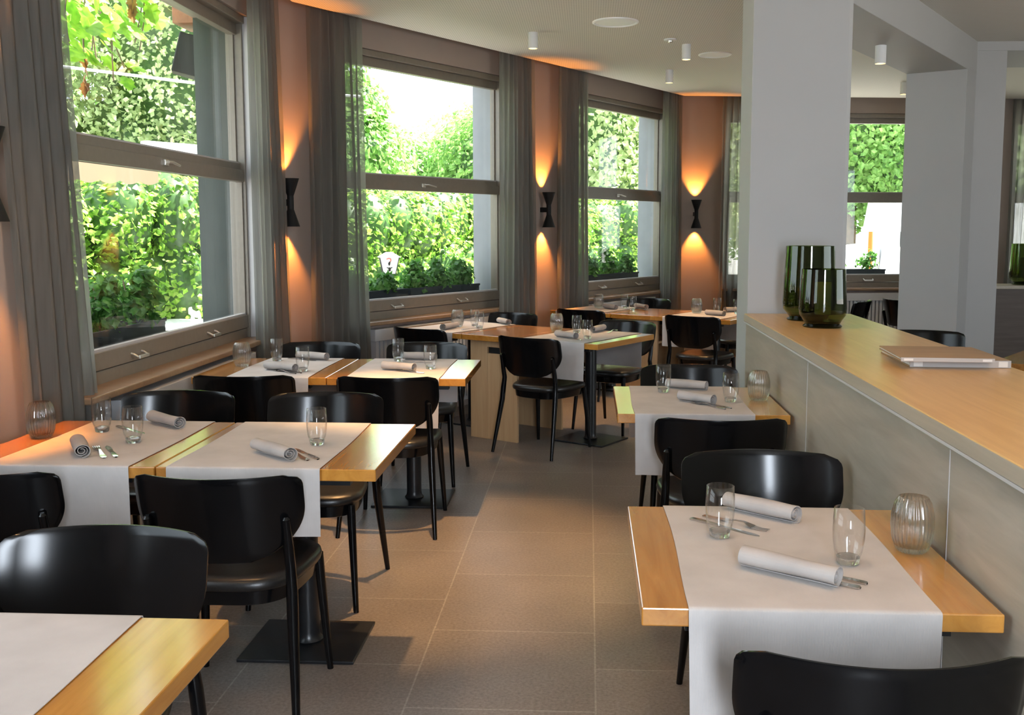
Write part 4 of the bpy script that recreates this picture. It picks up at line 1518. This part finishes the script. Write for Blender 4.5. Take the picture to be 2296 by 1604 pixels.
planter(M_LEFT, 4.25, 5.35, 'dark planter box on outer sill of the large left window', 1, '%s dark shrub from left in the box outside large left window', hgt=0.26)
planter(M_DIAG, 5.25, 6.05, 'left dark planter box outside the middle window', 2, '%s shrub in left planter box outside middle window', hgt=0.13)
planter(M_DIAG, 6.08, 6.98, 'right dark planter box outside the middle window', 3, '%s shrub in right planter box outside middle window')
planter(M_DIAG, 8.75, 9.85, 'dark planter box outside the third window', 4, '%s shrub in planter box outside third window', hgt=0.26)
planter(M_FAR, 1.75, 2.52, 'dark planter box outside the far-wall window', 5, '%s shrub in planter box outside far-wall window', hgt=0.26, n=170)

# street lantern with printed panes outside the middle window
sl = tag(empty('street_lantern', (-2.02, 10.1, 0), math.radians(14)), 'white street lantern with printed panes outside the middle window', 'street lantern')
MB().tube([(0, 0, -0.12), (0, 0, 0.98)], 0.025, 10).build('post', 'black_metal', sl)
bt, tp, z0, z1 = 0.062, 0.098, 1.03, 1.20
v = [(-bt, -bt, z0), (bt, -bt, z0), (bt, bt, z0), (-bt, bt, z0), (-tp, -tp, z1), (tp, -tp, z1), (tp, tp, z1), (-tp, tp, z1)]
MB().add(v, [(0, 1, 5, 4), (1, 2, 6, 5), (2, 3, 7, 6), (3, 0, 4, 7), (0, 3, 2, 1), (4, 5, 6, 7)]).build('panes', 'opal_glass', sl)
m = MB()
for i in range(4):
    m.tube([v[i], v[i + 4]], 0.005, 6)
    m.tube([v[i], v[(i + 1) % 4]], 0.004, 6)
m.box(-0.03, 0.03, -0.03, 0.03, 0.97, z0)
m.build('frame', 'black_metal', sl)
t2 = 0.115
MB().add([(-t2, -t2, z1), (t2, -t2, z1), (t2, t2, z1), (-t2, t2, z1), (-.03, -.03, z1 + 0.05), (.03, -.03, z1 + 0.05), (.03, .03, z1 + 0.05), (-.03, .03, z1 + 0.05)],
         [(0, 1, 5, 4), (1, 2, 6, 5), (2, 3, 7, 6), (3, 0, 4, 7), (0, 3, 2, 1), (4, 5, 6, 7)]).build('roof', 'white_metal', sl, bevel=0.003)


def onface(x, z):     # point just in front of the front pane
    q = (z - z0) / (z1 - z0)
    return (x, -(bt + (tp - bt) * q) - 0.003, z)


m = MB()
m.tube([onface(-0.03, 1.182), onface(-0.005, 1.190), onface(0.012, 1.182), onface(0.014, 1.168), onface(0.004, 1.156)], 0.0035, 6)
m.build('red_mark', 'red_paint', sl)
m = MB()
m.tube([onface(0.002, 1.155), onface(-0.004, 1.135), onface(-0.002, 1.118)], [0.006, 0.010, 0.005], 8)
m.tube([onface(-0.026, 1.098), onface(-0.008, 1.088), onface(0.0, 1.096), onface(0.010, 1.088), onface(0.026, 1.100)], 0.004, 6)
m.tube([onface(0.0, 1.095), onface(0.0, 1.06)], [0.012, 0.009], 8)
m.build('black_mark', 'black_matte', sl)
m = MB()
for k in range(4):
    z = 1.09 + k * 0.026
    q = (z - z0) / (z1 - z0)
    xx = bt + (tp - bt) * q + 0.003
    m.tube([(xx, -0.03, z), (xx, 0.03, z)], 0.006, 6)
m.build('side_mark', 'red_paint', sl)

# van and orange marker past the far-wall window
vn = tag(empty('van', (6.0, 19.0, -0.12), math.radians(0)), 'white van parked outside far-wall window at right of the pillar', 'van')
MB().add([(-0.65, 0, 0.35), (3.6, 0, 0.35), (3.6, 1.9, 0.35), (-0.65, 1.9, 0.35), (-0.35, 0.05, 2.2), (3.6, 0.05, 2.2), (3.6, 1.85, 2.2), (-0.35, 1.85, 2.2)],
         [(0, 1, 5, 4), (1, 2, 6, 5), (2, 3, 7, 6), (3, 0, 4, 7), (0, 3, 2, 1), (4, 5, 6, 7)]).build('body', 'white_metal', vn, bevel=0.08, seg=3)
MB().add([(-1.7, 0.05, 0.35), (-0.6, 0.05, 0.35), (-0.6, 1.85, 0.35), (-1.7, 1.85, 0.35), (-1.55, 0.1, 1.15), (-0.55, 0.1, 1.3), (-0.55, 1.8, 1.3), (-1.55, 1.8, 1.15)],
         [(0, 1, 5, 4), (1, 2, 6, 5), (2, 3, 7, 6), (3, 0, 4, 7), (0, 3, 2, 1), (4, 5, 6, 7)]).build('bonnet', 'white_metal', vn, bevel=0.06, seg=3)
MB().box(-0.05, 0.9, -0.012, 0.0, 1.35, 1.95).build('side_window', 'dark_glass', vn, bevel=0.02)
MB().box(-0.25, -0.05, -0.2, -0.02, 1.25, 1.55).build('mirror', 'black_matte', vn, bevel=0.02)
for x in (-1.05, 2.7):
    for y in (0.02, 1.7):
        MB(Matrix.Translation((x, y, 0.33)) @ Matrix.Rotation(PI / 2, 4, 'X')).lathe([(0.33, -0.18), (0.33, 0.0), (0.18, 0.01), (0.001, 0.01)], 24, close=False).build('wheel', 'black_matte', vn, smooth=True)
mk = tag(empty('marker_post', (4.62, 16.8, -0.12)), 'slim orange marker post outside far-wall window', 'marker post')
MB().tube([(0, 0, 0.1), (0, 0, 1.55)], [0.06, 0.035], 12).build('post', 'orange_paint', mk, smooth=True)
MB().lathe([(0.22, 0), (0.2, 0.08), (0.06, 0.12)], 20).build('base', 'black_matte', mk)
